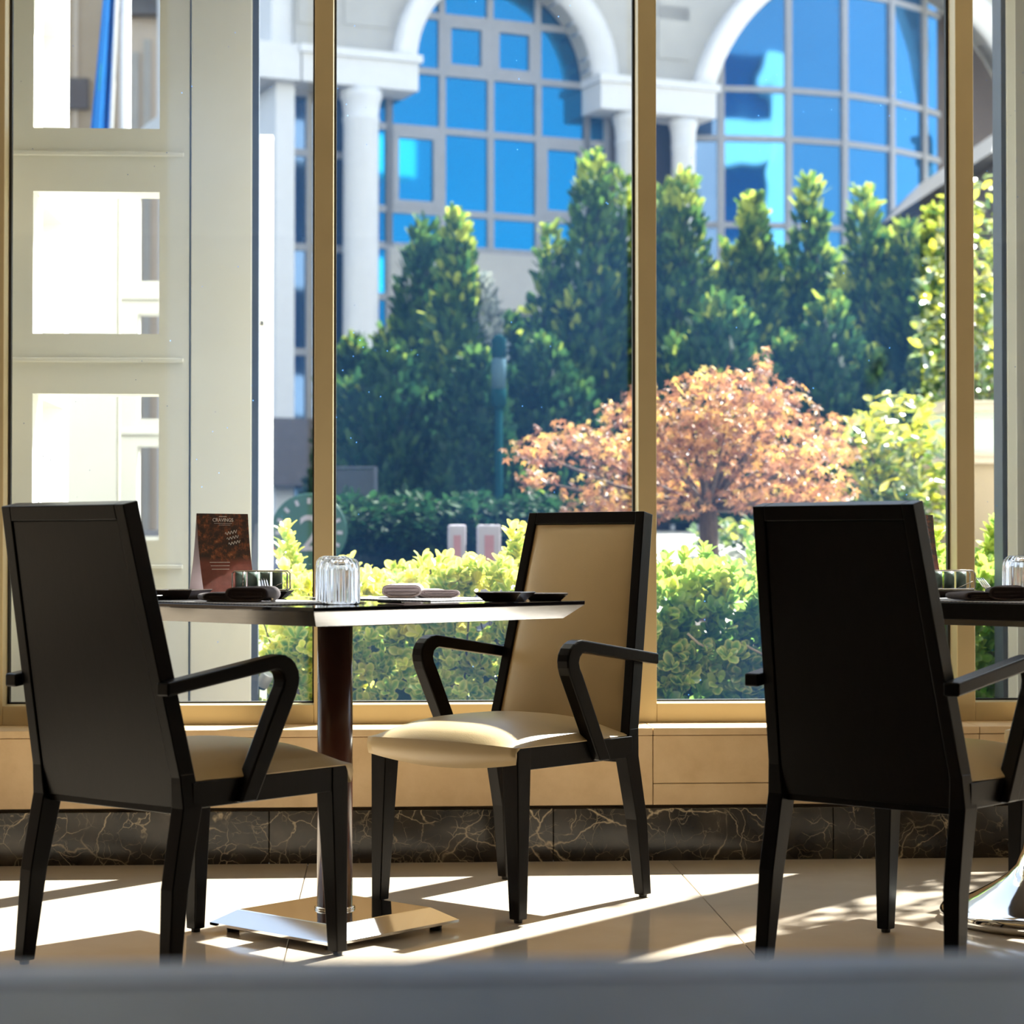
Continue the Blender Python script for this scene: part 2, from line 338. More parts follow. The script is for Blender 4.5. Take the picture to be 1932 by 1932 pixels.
tag(MB().box(RX1, RX1+0.15, RYB, 0.4, 0, RZ).build('wall_right', M['plaster']), kind='structure')
tag(MB().box(RX0, RX1, RYB-0.15, RYB, 0, RZ).build('wall_back', M['darkwall']), kind='structure')
tag(MB().box(RX0-0.15, RX1+0.15, RYB-0.15, 0.4, RZ, RZ+0.2).build('ceiling', M['ceiling']), kind='structure')

# parapet under the window: core, limestone slabs, sill boards
SILL = 0.374
wf = MB().box(RX0, RX1, 0.02, 0.31, 0.0, 0.36).build('wall_front', M['grout']); tag(wf, kind='structure')
MB().box(RX0, RX1, 0.19, 0.40, 3.02, RZ).build('lintel', M['plaster'], wf)
J = 0.9395; xs = [0.7547 + J*k for k in range(-6, 7)]
for i, xa in enumerate(xs[:-1]):
    x0, x1 = max(xa, RX0)+0.001, min(xs[i+1], RX1)-0.001
    if x1 <= x0: continue
    if 1.2 < 0.5*(x0+x1) < 1.6:
        MB().box(x0, x1, 0.0, 0.03, 0.2175, 0.352).build('slab', M['lime'], wf, bevel=0.0012, seg=1)
        MB().box(x0, x1, 0.0, 0.03, 0.156, 0.2155).build('slab', M['lime'], wf, bevel=0.0012, seg=1)
    else:
        MB().box(x0, x1, 0.0, 0.03, 0.156, 0.352).build('slab', M['lime'], wf, bevel=0.0012, seg=1)
    MB().box(x0, x1, -0.003, 0.20, 0.3535, SILL).build('sill_board', M['lime'], wf, bevel=0.002, seg=2)
bb = MB().box(RX0, RX1, 0.012, 0.03, 0.0, 0.150).build('baseboard_front', M['grout']); tag(bb, kind='structure')
xa = -0.3278 - 0.7985*6
while xa < RX1:
    x0, x1 = max(xa, RX0)+0.0006, min(xa+0.7985, RX1)-0.0006
    if x1 > x0: MB().box(x0, x1, -0.010, 0.014, -0.004, 0.147).build('marble_slab', M['marble'], bb, bevel=0.0015, seg=1)
    xa += 0.7985

# window: mullions, rails, panes
W0, PITCHX, MW, MY0, MY1 = -0.183, 0.9455, 0.027, 0.185, 0.300
win = empty('window_1', (0, 0, 0)); tag(win, kind='structure')
ks = range(-5, 7)
for k in ks:
    xc = W0 + PITCHX*k
    MB().box(xc-MW, xc+MW, MY0, MY1, SILL, 3.02).build('mullion', M['gold'], win, bevel=0.0015, seg=1)
    if k < 6:
        xa, xb = xc+MW+0.0004, xc+PITCHX-MW-0.0004
        MB().box(xa, xb, MY0+0.001, MY1-0.001, SILL, 0.430).build('bottom_rail', M['gold'], win, bevel=0.0012, seg=1)
        MB().box(xa, xb, MY0+0.001, MY1-0.001, 2.96, 3.02).build('top_rail', M['gold'], win)
        MB().box(xa, xb, 0.270, 0.276, 0.430, 2.96).build('pane', M['glass'], win)
        MB().box(xa, xa+0.007, 0.262, 0.284, 0.430, 2.96).box(xb-0.007, xb, 0.262, 0.284, 0.430, 2.96).box(xa, xb, 0.262, 0.284, 0.430, 0.435).build('gasket', M['rubber'], win)

# the storeys above the restaurant: sunlit white piers, balcony bands and dark glazing, mirrored in the glass opposite
uf = MB().box(-16, 18, 0.42, 0.60, 3.5, 13.5).build('wall_upper', M['navyglass']); tag(uf, kind='structure')
MB().box(-16, 18, -4.0, 0.42, 13.0, 13.5).build('roof_slab', M['ceiling'], uf)
for k in range(-5, 6): MB().box(k*3.2-0.55, k*3.2+0.55, 0.35, 0.95, 3.5, 13.5).build('pier', M['white'], uf)
for k in range(3):
    for q in range(-5, 6): MB().box(q*3.2+0.56, q*3.2+2.64, 0.40, 1.25, 4.2+k*3.2, 5.2+k*3.2).build('balcony_band', M['white'], uf)

# ------------------------------------------------------------------ dining armchairs
def chair_proto():
    root = empty('dining_armchair')
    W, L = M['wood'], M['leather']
    yb = lambda z: -0.200 - 0.2126*(z-0.42)
    hw = lambda z: 0.237 - (z-0.36)*0.045/0.615
    al = math.atan(0.2126); ca, sa = math.cos(al), math.sin(al)
    B = lambda x, z, o: (x, yb(z)+o*ca, z+o*sa)
    # legs
    def leg(st):
        m = MB(); rings = []
        for z, x0, x1, y0, y1 in st: rings.append([(x0, y0, z), (x1, y0, z), (x1, y1, z), (x0, y1, z)])
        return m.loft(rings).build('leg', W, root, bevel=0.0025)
    for s in (-1, 1):
        f = leg([(0.008, s*0.210, s*0.240, 0.228, 0.259), (0.36, s*0.190, s*0.239, 0.213, 0.262), (0.411, s*0.190, s*0.239, 0.213, 0.262)])
        MB().lathe([(0.010, 0), (0.011, 0.009)], 10, (s*0.225, 0.244, 0), False).build('glide', M['rubber'], f)
        r = leg([(0.008, s*0.213, s*0.243, -0.260, -0.228), (0.20, s*0.203, s*0.240, -0.247, -0.203), (0.36, s*0.200, s*0.237, -0.216, -0.164), (0.43, s*0.2045, s*0.2325, -0.2215, -0.1825)])
        MB().lathe([(0.010, 0), (0.011, 0.009)], 10, (s*0.228, -0.244, 0), False).build('glide', M['rubber'], r)
        # side rail
        MB().box(s*0.198, s*0.2365, -0.19, 0.225, 0.358, 0.411).build('side_rail', W, root, bevel=0.002)
        # arm
        outl = [(-0.275, 0.617), (0.02, 0.659), (0.038, 0.661), (0.054, 0.659), (0.07, 0.652), (0.083, 0.641), (0.092, 0.626), (0.095, 0.61), (0.093, 0.594), (0.086, 0.575), (-0.03, 0.362),
                (-0.076, 0.362), (0.036, 0.576), (0.046, 0.592), (0.050, 0.606), (0.046, 0.619), (0.037, 0.627), (0.024, 0.6295), (-0.275, 0.589)]
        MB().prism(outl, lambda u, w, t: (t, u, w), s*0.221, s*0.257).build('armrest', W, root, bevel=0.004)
    MB().box(-0.2, 0.2, -0.20, -0.172, 0.345, 0.41).build('back_rail', W, root, bevel=0.002)
    # back frame
    m = MB()
    for s in (-1, 1):
        lo, hi = 0.400, 0.975
        m.hexa([B(s*(hw(lo)-0.028), lo, -0.02), B(s*hw(lo), lo, -0.02), B(s*hw(lo), lo, 0.02), B(s*(hw(lo)-0.028), lo, 0.02)],
               [B(s*(hw(hi)-0.028), hi, -0.02), B(s*hw(hi), hi, -0.02), B(s*hw(hi), hi, 0.02), B(s*(hw(hi)-0.028), hi, 0.02)])
    z0, z1 = 0.944, 0.975; k = 0.028
    m.hexa([B(-hw(z0)+k, z0, -0.02), B(hw(z0)-k, z0, -0.02), B(hw(z0)-k, z0, 0.02), B(-hw(z0)+k, z0, 0.02)],
           [B(-hw(z1)+k, z1, -0.02), B(hw(z1)-k, z1, -0.02), B(hw(z1)-k, z1, 0.02), B(-hw(z1)+k, z1, 0.02)])
    m.build('back_frame', W, root, bevel=0.002)
    z0, z1 = 0.362, 0.943
    MB().hexa([B(-hw(z0)+0.030, z0, -0.0165), B(hw(z0)-0.030, z0, -0.0165), B(hw(z0)-0.030, z0, -0.002), B(-hw(z0)+0.030, z0, -0.002)],
              [B(-hw(z1)+0.030, z1, -0.0165), B(hw(z1)-0.030, z1, -0.0165), B(hw(z1)-0.030, z1, -0.002), B(-hw(z1)+0.030, z1, -0.002)]).build('back_panel', W, root, bevel=0.0015)
    # back pad (cushioned, crisp edge)
    def puff(u, v, pw=3.0): return (1-abs(u)**pw)*(1-abs(v)**pw)
    n, mm = 22, 40; m = MB(); g = []
    z0, z1 = 0.405, 0.9425
    for j in range(mm+1):
        v = -1+2*j/mm; z = z0+(z1-z0)*(v+1)/2; row = []
        for i in range(n+1):
            u = -1+2*i/n; row.append(B(u*(hw(z)-0.0285), z, 0.011+0.027*puff(u, v, 2.6)**0.62))
        g.append(row)
    vv = [p for r_ in g for p in r_]; ff = [(j*(n+1)+i, j*(n+1)+i+1, (j+1)*(n+1)+i+1, (j+1)*(n+1)+i) for j in range(mm) for i in range(n)]
    m.add(vv, ff, True)
    zl, zh = z0, z1
    m.add([B(-hw(zl)+0.0285, zl, 0), B(hw(zl)-0.0285, zl, 0), B(hw(zh)-0.0285, zh, 0), B(-hw(zh)+0.0285, zh, 0), B(-hw(zl)+0.0285, zl, 0.013), B(hw(zl)-0.0285, zl, 0.013), B(hw(zh)-0.0285, zh, 0.013), B(-hw(zh)+0.0285, zh, 0.013)],
          [(0, 1, 2, 3), (0, 1, 5, 4), (1, 2, 6, 5), (2, 3, 7, 6), (3, 0, 4, 7)])
    m.build('back_pad', L, root)
    # seat cushion with a soft front apron
    n = 26; prof = []
    vv = []; ff = []
    def hx(v): return 0.2405 - 0.012*max(0, -v)      # a little narrower at the back
    ys = [-0.192, 0.272]
    for j in range(n+1):
        v = -1+2*j/n; y = ys[0]+(ys[1]-ys[0])*(v+1)/2
        for i in range(n+1):
            u = -1+2*i/n
            z = 0.414 + 0.052*((1-abs(u)**3.2)**0.75)*((1-abs(v)**3.6)**0.75) + 0.004*(1-u*u)
            vv.append((u*hx(v), y, z))
    ff = [(j*(n+1)+i, j*(n+1)+i+1, (j+1)*(n+1)+i+1, (j+1)*(n+1)+i) for j in range(n) for i in range(n)]
    m = MB().add(vv, ff, True)
    rim = [(i, 0) for i in range(n)] + [(n, j) for j in range(n)] + [(i, n) for i in range(n, 0, -1)] + [(0, j) for j in range(n, 0, -1)]
    top = [vv[j*(n+1)+i] for i, j in rim]; mid = []; bot = []
    for (i, j), p in zip(rim, top):
        u = -1+2*i/n
        if j == n: mid.append((p[0]*1.004, 0.281-0.006*u*u, 0.398)); bot.append((p[0], 0.270, 0.374-0.020*(1-u*u)))
        else: mid.append((p[0]*1.0, p[1], 0.4115)); bot.append((p[0]*0.97, p[1], 0.4105))
    m.loft([top, mid, bot], caps=False, smooth=True)
    m.f.append([len(m.v)-len(rim)+q for q in range(len(rim))]); m.sm.append(False)
    m.build('seat_cushion', L, root)
    return root
ch = chair_proto()
spots = [(-0.436, -1.391, -0.7379, 'dark armchair seen from behind at the left end, before the white outdoor screen'),
         (0.3156, -0.6558, -3.9018, 'dark wooden armchair facing the room, its cream leather seat and back fully seen'),
         (1.138, -1.490, -0.7765, 'dark armchair seen from behind on the right, in front of the maple window'),
         (1.955, -0.566, -3.9018, 'armchair at the right picture edge showing only a seat corner and leg')]
for i, (x, y, a, lab) in enumerate(spots):
    o = ch if i == 0 else copy_tree(ch)
    o.location = (x, y, 0.0); o.rotation_euler = (0, 0, a)
    tag(o, lab, 'chair', 'dining armchairs around the window tables')

# ------------------------------------------------------------------ tables
TZ = 0.762
def sq(h, z): return [(-h, -h, z), (h, -h, z), (h, h, z), (-h, h, z)]
t1 = empty('square_table', (-0.119, -1.061, 0), 0.7339)
tag(t1, 'square table with black glossy top, brown post and chrome pyramid foot', 'table', 'window dining tables')
MB().hexa(sq(0.410, 0.753), sq(0.410, TZ)).build('table_top', M['blacktop'], t1, bevel=0.001, seg=1)
MB().hexa(sq(0.374, 0.721), sq(0.4095, 0.7528)).build('bevelled_edge', M['steel'], t1, bevel=0.0006, seg=1)
MB().box(-0.16, 0.16, -0.16, 0.16, 0.709, 0.721).build('top_bracket', M['rubber'], t1)
MB().lathe([(0.041, 0.058), (0.041, 0.709)], 40).build('post', M['polebrown'], t1)
MB().lathe([(0.047, 0.0505), (0.047, 0.055), (0.044, 0.058)], 40).build('collar', M['chrome'], t1)
bs = MB(); bs.loft([sq(0.199, 0.014), sq(0.203, 0.016), sq(0.203, 0.022), sq(0.200, 0.024), sq(0.158, 0.050), sq(0.155, 0.051)])
bs = bs.build('base', M['chrome'], t1); bs.rotation_euler = (0, 0, 0.0533)
for sx in (-1, 1):
    for sy in (-1, 1): MB().lathe([(0.014, 0), (0.016, 0.014)], 12, (sx*0.165, sy*0.165, 0), False).build('foot_pad', M['rubber'], bs)

C2 = (1.561, -1.030)
t2 = empty('square_table', (C2[0], C2[1], 0), 0.7339)
tag(t2, 'dark table at the right edge on a chrome trumpet foot', 'table', 'window dining tables')
MB().hexa(sq(0.410, 0.724), sq(0.410, TZ)).build('table_top', M['wood'], t2, bevel=0.0015, seg=1)
MB().hexa(sq(0.392, 0.711), sq(0.392, 0.7238)).build('edge_strip', M['steel'], t2)
MB().lathe([(0.238, 0.0), (0.246, 0.010), (0.246, 0.024), (0.240, 0.032), (0.224, 0.035), (0.206, 0.041), (0.165, 0.060), (0.125, 0.083), (0.090, 0.106), (0.066, 0.132), (0.051, 0.17), (0.043, 0.22), (0.038, 0.30), (0.037, 0.711)], 56).build('trumpet_base', M['chrome'], t2)

def on_table(c, a, b, dz=0.0, rz=0.0):
    cs, sn = math.cos(0.7339), math.sin(0.7339)
    return (c[0]+a*cs-b*sn, c[1]+a*sn+b*cs, TZ+0.0004+dz), 0.7339+rz
C1 = (-0.119, -1.061)

# placemats
def placemat(c, a, b, label):
    loc, rz = on_table(c, a, b)
    m = MB(); m.box(-0.148, 0.148, -0.215, 0.215, 0, 0.0022)
    o = m.build('placemat', M['mat'], bevel=0.001, seg=1); o.location = loc; o.rotation_euler = (0, 0, rz)
    return tag(o, label, 'placemat', 'woven placemats')
placemat(C1, -0.240, 0.0, 'grey woven placemat under the dark napkin nearest the left chair')
placemat(C1, 0.245, -0.005, 'grey woven placemat glinting in sun under the pale napkin')
placemat(C2, -0.240, -0.02, 'grey woven placemat on the table at the right edge')

# folded napkins with a fork tucked in
def napkin(c, a, b, rz, mt, label, fork=None, mirror=False):
    loc, r0 = on_table(c, a, b, 0.0022)
    root = empty('napkin', loc, r0+rz); tag(root, label, 'napkin', 'folded linen napkins')
    def fold(y0, y1, x0, x1, h, name, tw):
        # a loop of cloth: a flattened roll, open at its ends
        n = 26; rings = []
        for k in range(9):
            t = k/8; y = y0+(y1-y0)*t; sh = tw*(t-0.5); pin = 1-0.18*math.sin(math.pi*t)*0.5
            ring = []
            for j in range(n):
                an = 2*math.pi*j/n; cx = math.copysign(abs(math.cos(an))**0.6, math.cos(an)); sz = math.copysign(abs(math.sin(an))**0.8, math.sin(an))
                ring.append(((x0+x1)/2+sh+cx*(x1-x0)/2, y, max(0.0006, h/2+sz*h/2*pin*(1+0.12*math.sin(3*an+5*t)))))
            rings.append(ring)
        def inset(rg, dy): 
            cx_ = sum(p[0] for p in rg)/n; cz_ = sum(p[2] for p in rg)/n
            return [(cx_+(p[0]-cx_)*0.90, p[1]+dy, cz_+(p[2]-cz_)*0.72) for p in rg]
        s0 = 0.007 if y1 > y0 else -0.007
        rings = [inset(rings[0], s0), inset(rings[0], 0)]+rings+[inset(rings[-1], 0), inset(rings[-1], -s0)]
        m = MB(); m.loft(rings, caps=True, smooth=True)
        o_ = m.build(name, mt, root)
        for zz in (0.36, 0.60):     # the cloth layers showing at the open end
            xa_, xb_ = x0+(x1-x0)*0.14-tw*0.5, x1-(x1-x0)*0.14-tw*0.5
            MB().box(xa_, xb_, y0+0.001, y0+0.009, h*zz-0.0012, h*zz+0.0012).build('cloth_layer', mt, o_)
        return o_
    k = -1 if mirror else 1
    fold(-0.050, 0.050, *sorted((k*-0.006, k*0.088)), 0.034, 'folded_roll', 0.012)
    fold(-0.042, 0.040, *sorted((k*-0.078, k*0.020)), 0.021, 'folded_tail', -0.03)
    if fork:
        fx, fy, frz = fork
        f = empty('fork', on_table(c, fx, fy)[0], r0+frz); tag(f, fork_label[c], 'fork', 'forks standing in the napkins')
        m = MB(); m.tube([(0, -0.10, 0.006), (0, -0.02, 0.009), (0, 0.03, 0.020), (0, 0.05, 0.026)], [0.004, 0.003, 0.0035, 0.005], 8); m.build('handle', M['chrome'], f)
        for q in range(4):
            xo = (q-1.5)*0.0055
            MB().tube([(xo*0.7, 0.048, 0.0255), (xo, 0.065, 0.034), (xo, 0.085, 0.046), (xo, 0.098, 0.052)], [0.0019, 0.0017, 0.0015, 0.0008], 6).build('tine', M['chrome'], f)
    return root
fork_label = {C1: 'fork with its tines up behind the dark napkin on the left table', C2: 'fork with its tines up behind the napkin on the right table'}
napkin(C1, -0.285, 0.010, -0.86, M['cloth'], 'napkin coloured dark for shade, folded on the near placemat of the left table', (-0.215, -0.02, -0.55))
napkin(C1, 0.265, -0.005, -0.70, M['clothlit'], 'napkin coloured pale for sunlight, folded on the far placemat of the left table', None, True)
napkin(C2, -0.285, -0.030, -0.80, M['cloth'], 'dark napkin folded on the table at the right edge', (-0.215, -0.010, -0.55))

# square flared dishes
def dish(name, c, a, b, h0, h1, hgt, label, rz=0.0, mt='ceramic', cat='dish'):
    loc, r0 = on_table(c, a, b)
    t = 0.004
    m = MB(); m.loft([sq(h0, 0), sq(h0*1.04, 0.002), sq(h1, hgt), sq(h1, hgt+0.002), sq(h1-0.010, hgt+0.0005), sq(h0*0.96, t+0.003), sq(h0*0.5, t)])
    o = m.build(name, M[mt], bevel=0.0008, seg=1); o.location = loc; o.rotation_euler = (0, 0, r0+rz)
    return tag(o, label, cat, 'dark square tableware')
dish('square_bowl', C1, -0.205, 0.325, 0.040, 0.060, 0.022, 'dark square flared bowl on the far left of the left table', 0.5, cat='bowl')
dish('side_plate', C1, -0.265, 0.352, 0.035, 0.052, 0.010, 'small dark plate half behind the left chair back', 0.1, cat='plate')
dish('square_bowl', C1, 0.205, -0.352, 0.036, 0.055, 0.020, 'dark square flared bowl before the cream chair back', 0.45, cat='bowl')
dish('side_plate', C1, 0.345, -0.345, 0.036, 0.052, 0.015, 'dark plate at the right corner of the left table', 0.75, cat='plate')

# sachet racks on trays
def rack(c, a, b, rz, lab_tray, lab_rack, lab_s):
    loc, r0 = on_table(c, a, b)
    tr = MB(); tr.loft([sq(0.052, 0), sq(0.055, 0.002), sq(0.070, 0.017), sq(0.0715, 0.019), sq(0.069, 0.0185), sq(0.050, 0.0183), sq(0.02, 0.0183)])
    o = tr.build('tray', M['ceramic'], bevel=0.0006, seg=1); o.location = loc; o.rotation_euler = (0, 0, r0+rz); tag(o, lab_tray, 'tray', 'dark square trays under the racks')
    root = empty('sachet_rack', (loc[0], loc[1], loc[2]+0.0185), r0+rz); tag(root, lab_rack, 'rack', 'chrome wire sachet racks')
    w, d, h = 0.066, 0.030, 0.048
    for y in (-d, d):
        MB().tube([(-w+0.004, y, 0.002), (-w, y, 0.006), (-w, y, h-0.006), (-w+0.006, y, h), (w-0.006, y, h), (w, y, h-0.006), (w, y, 0.006), (w-0.004, y, 0.002), (0, y, 0.002), (-w+0.004, y, 0.002)], 0.0019, 8).build('side_frame', M['chrome'], root)
    for xx in (-0.040, ):
        MB().tube([(xx, -d, h), (xx, -d, 0.003), (xx, d, 0.003), (xx, d, h)], 0.0016, 8).build('divider_wire', M['chrome'], root)
    for xx in (-w+0.002, w-0.002):
        MB().tube([(xx, -d, 0.004), (xx, d, 0.004)], 0.0016, 8).build('cross_wire', M['chrome'], root)
    MB().tube([(0.024, -d-0.002, 0.006), (w-0.006, -d-0.002, 0.022)], 0.0009, 6).build('brace_wire', M['chrome'], root)
    sroot_z = loc[2]+0.0185+0.0045
    for q in range(4):
        xq = -0.050+q*0.0295
        m = MB(); n = 10; rings = []
        for k in range(5):
            zz = 0.041*k/4; th = 0.0105*math.sin(math.pi*(0.12+0.76*k/4)); ring = []
            for j in range(n):
                an = 2*math.pi*j/n; ring.append((math.cos(an)*0.0125, math.sin(an)*th*1.6, zz))
            rings.append(ring)
        m.loft(rings, True, True); s_ = m.build('sugar_sachet', M['sachet'])
        cs, sn = math.cos(r0+rz), math.sin(r0+rz); s_.location = (loc[0]+xq*cs, loc[1]+xq*sn, sroot_z); s_.rotation_euler = (0, 0, r0+rz)
        tag(s_, ('leftmost ', 'second ', 'third ', 'rightmost ')[q]+lab_s, 'sachet', 'sachets in the chrome racks')
rack(C1, -0.005, 0.266, -0.80, 'dark square tray under the sachet rack on the left table', 'bright chrome wire sachet rack before the menu card on the left table', 'grey-green sachet in the chrome rack on the left table')
rack(C2, -0.035, 0.250, -0.80, 'dark square tray under the rack on the right table', 'chrome wire sachet rack beside the right chair back', 'grey-green sachet in the chrome rack on the right table')

# tent menu cards
def menu(c, a, b, rz, label):
    loc, r0 = on_table(c, a, b)
    root = empty('menu_card', loc, r0+rz); tag(root, label, 'menu card', 'folded tent menu cards')
    H, WD, D = 0.205, 0.148, 0.074
    # front face leans; both faces meet at the ridge; slightly bowed like card stock
    def face(y0, y1, bow):
        m = MB(); n = 10; g = []
        for k in range(n+1):
            t = k/n; y = y0+(y1-y0)*t+bow*math.sin(math.pi*t); g.append((y, H*t))
        rings = [[(-WD/2, y, z), (WD/2, y, z), (WD/2, y+0.0006, z), (-WD/2, y+0.0006, z)] for y, z in g]
        return m.loft(rings, True, False)
    fr = face(-D/2, 0.0, 0.006).build('front_face', M['print'], root)
    face(D/2, 0.0008, -0.006).build('back_face', M['paper'], root)
    MB().box(-WD/2, WD/2, -D/2+0.001, D/2-0.001, 0, 0.0006).build('bottom_flap', M['paper'], root)
    sl = math.atan2(D/2, H)
    def yz(t): return (-D/2+(D/2)*t+0.006*math.sin(math.pi*t)-0.0006, H*t)
    def put(me, x, t, name):
        o = bpy.data.objects.new(name, me); col.objects.link(o); o.parent = fr; me.materials.append(M['ink'])
        y, z = yz(t); d = 0.05; y2, z2 = yz(min(1, t+d)); y1, z1 = yz(max(0, t-d)); an = math.atan2(z2-z1, y2-y1)
        o.location = (x, y, z); o.rotation_euler = (an, 0, 0); return o
    put(text_mesh('CRAVINGS', 0.0125, 0.0002), 0.0, 0.905, 'title_lettering')
    def line(x, t, w, h=0.0011, rot=0.0):
        m = MB().box(-w/2, w/2, -h/2, h/2, -0.0002, 0.0002); o = m.build('print_line', M['ink'], fr)
        y, z = yz(t); y2, z2 = yz(min(1, t+0.05)); y1, z1 = yz(max(0, t-0.05)); o.location = (x, y, z); o.rotation_euler = (math.atan2(z2-z1, y2-y1), 0, 0)
        if rot: o.rotation_euler.rotate_axis('Z', rot)
    line(0, 0.965, 0.022, 0.0014); line(0, 0.885, 0.052, 0.0006); line(0.004, 0.865, 0.034, 0.0006)
    for q, t in enumerate((0.425, 0.385, 0.345)): line(-0.018, t, 0.058-0.004*q, 0.0010)
    # slanted flourish of hand lettering
    for (x0, t0, amp) in ((0.020, 0.76, 0.004), (0.024, 0.70, 0.0035), (0.028, 0.64, 0.0035)):
        pts = []
        for k in range(22):
            u = k/21; xx = x0-0.016+u*0.034; tt = t0+u*0.035+amp/H*math.sin(u*26); y, z = yz(tt); pts.append((xx, y-0.0002, z))
        MB().tube(pts, 0.0007, 5).build('script_stroke', M['ink'], fr)
    return root
menu(C1, -0.045, 0.366, -0.07, 'red-brown tent menu card standing on the left table, white side towards the chair')
menu(C2, 0.005, 0.366, -0.07, 'red-brown tent menu card peeping out behind the right chair back')

# upturned ribbed tumblers
def tumbler(c, a, b, r, h, label):
    loc, r0 = on_table(c, a, b)
    seg = 140; NR = 20; m = MB(); rings = []
    def ring(rr, z, rib): return [((rr+rib*(0.5+0.5*math.cos(NR*2*math.pi*j/seg)))*math.cos(2*math.pi*j/seg), (rr+rib*(0.5+0.5*math.cos(NR*2*math.pi*j/seg)))*math.sin(2*math.pi*j/seg), z) for j in range(seg)]
    rb = 0.0034
    out = [(r-0.001, 0.0, 0), (r, 0.002, 0.0005), (r, 0.008, rb), (r, h*0.62, rb), (r*0.985, h*0.80, rb), (r*0.93, h*0.90, rb), (r*0.80, h*0.965, rb*0.8), (r*0.62, h, 0.0004), (r*0.3, h, 0)]
    inn = [(r*0.3, h-0.009, 0), (r*0.60, h-0.009, 0), (r*0.80, h*0.86, 0), (r-0.0042, h*0.72, 0), (r-0.0038, 0.004, 0), (r-0.0030, 0.0, 0)]
    rings = [ring(*q) for q in out] + [ring(*q) for q in inn]
    m.loft(rings, caps=False, smooth=True); n = seg; k0 = 0
    L = len(rings); 
    for j in range(seg):     # close the foot ring and the two discs
        m.f.append([j, (j+1) % seg, (L-1)*seg+(j+1) % seg, (L-1)*seg+j]); m.sm.append(True)
    o = m.build('tumbler', M['tumbler']); o.location = loc; o.rotation_euler = (0, 0, r0)
    return tag(o, label, 'glass', 'upturned ribbed glass tumblers')
tumbler(C1, -0.195, -0.245, 0.0395, 0.100, 'upturned ribbed tumbler at the near corner of the left table')
tumbler(C1, -0.105, -0.120, 0.0395, 0.104, 'upturned ribbed tumbler just behind the near one on the left table')
tumbler(C2, -0.150, -0.030, 0.0395, 0.104, 'upturned ribbed tumbler on the table at the right edge')

# knives lying on the left table
for (a, b, rz, lab) in ((0.12, 0.16, 0.25, 'slim dark-handled knife beside the tumblers on the left table'), (-0.10, -0.335, 1.45, 'slim dark-handled knife near the front edge of the left table')):
    loc, r0 = on_table(C1, a, b); k = empty('table_knife', loc, r0+rz); tag(k, lab, 'knife', 'knives on the left table')
    MB().tube([(-0.01, 0, 0.0042), (0.04, 0, 0.0048), (0.085, 0, 0.0046)], [0.0034, 0.0042, 0.0036], 8).build('handle', M['rubber'], k)
    MB().hexa([(-0.10, -0.006, 0.003), (-0.01, -0.008, 0.003), (-0.01, 0.006, 0.003), (-0.10, 0.002, 0.003)], [(-0.10, -0.006, 0.0042), (-0.01, -0.008, 0.005), (-0.01, 0.006, 0.005), (-0.10, 0.002, 0.0042)]).build('blade', M['chrome'], k)

# foreground table: only its far edge shows, out of focus
ft = empty('console_table', (0.28, -4.93, 0), 0.0); tag(ft, 'dark blue-grey table top blurred across the bottom foreground', 'table')
MB().box(-1.55, 1.55, -0.34, 0.315, 0.560, 0.5985).build('table_top', M['skytint_top'], ft, bevel=0.002, seg=2)
MB().box(-1.55, 1.55, 0.316, 0.390, 0.556, 0.6000).build('edge_band', M['skytint_rim'], ft, bevel=0.004, seg=3)
for sx in (-1, 1):
    for sy in (-0.30, 0.34): MB().box(sx*1.50-0.03, sx*1.50+0.03, sy-0.03, sy+0.03, 0, 0.557).build('leg', M['wood'], ft, bevel=0.003)

# ------------------------------------------------------------------ outdoors: ground
def terr(y):
    if y < 1.6: return 0.0
    t = min(1.0, (y-1.6)/4.9); t = t*t*(3-2*t)
    return 0.89*t + 0.13*max(0.0, min(1.0, (y-6.0)/4.0)) + max(0.0, (y-10.0))*0.004
ysl = [0.31, 1.6]+[1.6+0.6*k for k in range(1, 10)]+[8, 10, 14, 20, 30, 45, 80, 140]
edge = lambda y: 0.86+0.082*max(0.0, y-1.0)          # where the ground coloured dark for tree shade meets the pale paving
for nm, mt, xf in (('ground_shaded', 'shadeground', lambda y: [-70, -30, -12, -6, -2, edge(y)]), ('ground_paving', 'paving', lambda y: [edge(y), edge(y)+3, edge(y)+8, 30, 80])):
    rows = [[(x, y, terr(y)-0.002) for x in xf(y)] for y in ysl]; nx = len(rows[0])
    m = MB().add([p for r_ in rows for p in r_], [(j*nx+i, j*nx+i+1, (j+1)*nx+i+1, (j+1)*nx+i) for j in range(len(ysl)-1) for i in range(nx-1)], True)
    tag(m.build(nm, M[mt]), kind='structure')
tag(MB().box(-0.45, 3.6, 0.62, 1.42, -0.01, 0.05).build('planting_bed', M['soil']), kind='structure')

# ------------------------------------------------------------------ outdoors: white screen towers
def panel_with_openings(x0, x1, z0, z1, holes, y0, y1, axis='x'):
    """flat panel pierced by openings (hx0,hx1,hz0,hz1), built from solid strips"""
    m = MB()
    def bx(a, b, c, d):
        if axis == 'x': m.box(a, b, y0, y1, c, d)
        else: m.box(y0, y1, a, b, c, d)
    hx0, hx1 = holes[0][0], holes[0][1]
    bx(x0, hx0, z0, z1); bx(hx1, x1, z0, z1); zc = z0
    for _, _, a, b in sorted(holes, key=lambda h: h[2]): bx(hx0, hx1, zc, a); zc = b
    bx(hx0, hx1, zc, z1); return m
tw = empty('screen_tower', (-0.79, 0.62, 0)); tag(tw, 'white pierced screen tower right outside the left window', 'screen', 'white pierced screens outdoors')
inv = Vector((0.79, -0.62, 0))
def local(mb, off):
    mb.v = [(p[0]+off[0], p[1]+off[1], p[2]+off[2]) for p in mb.v]; return mb
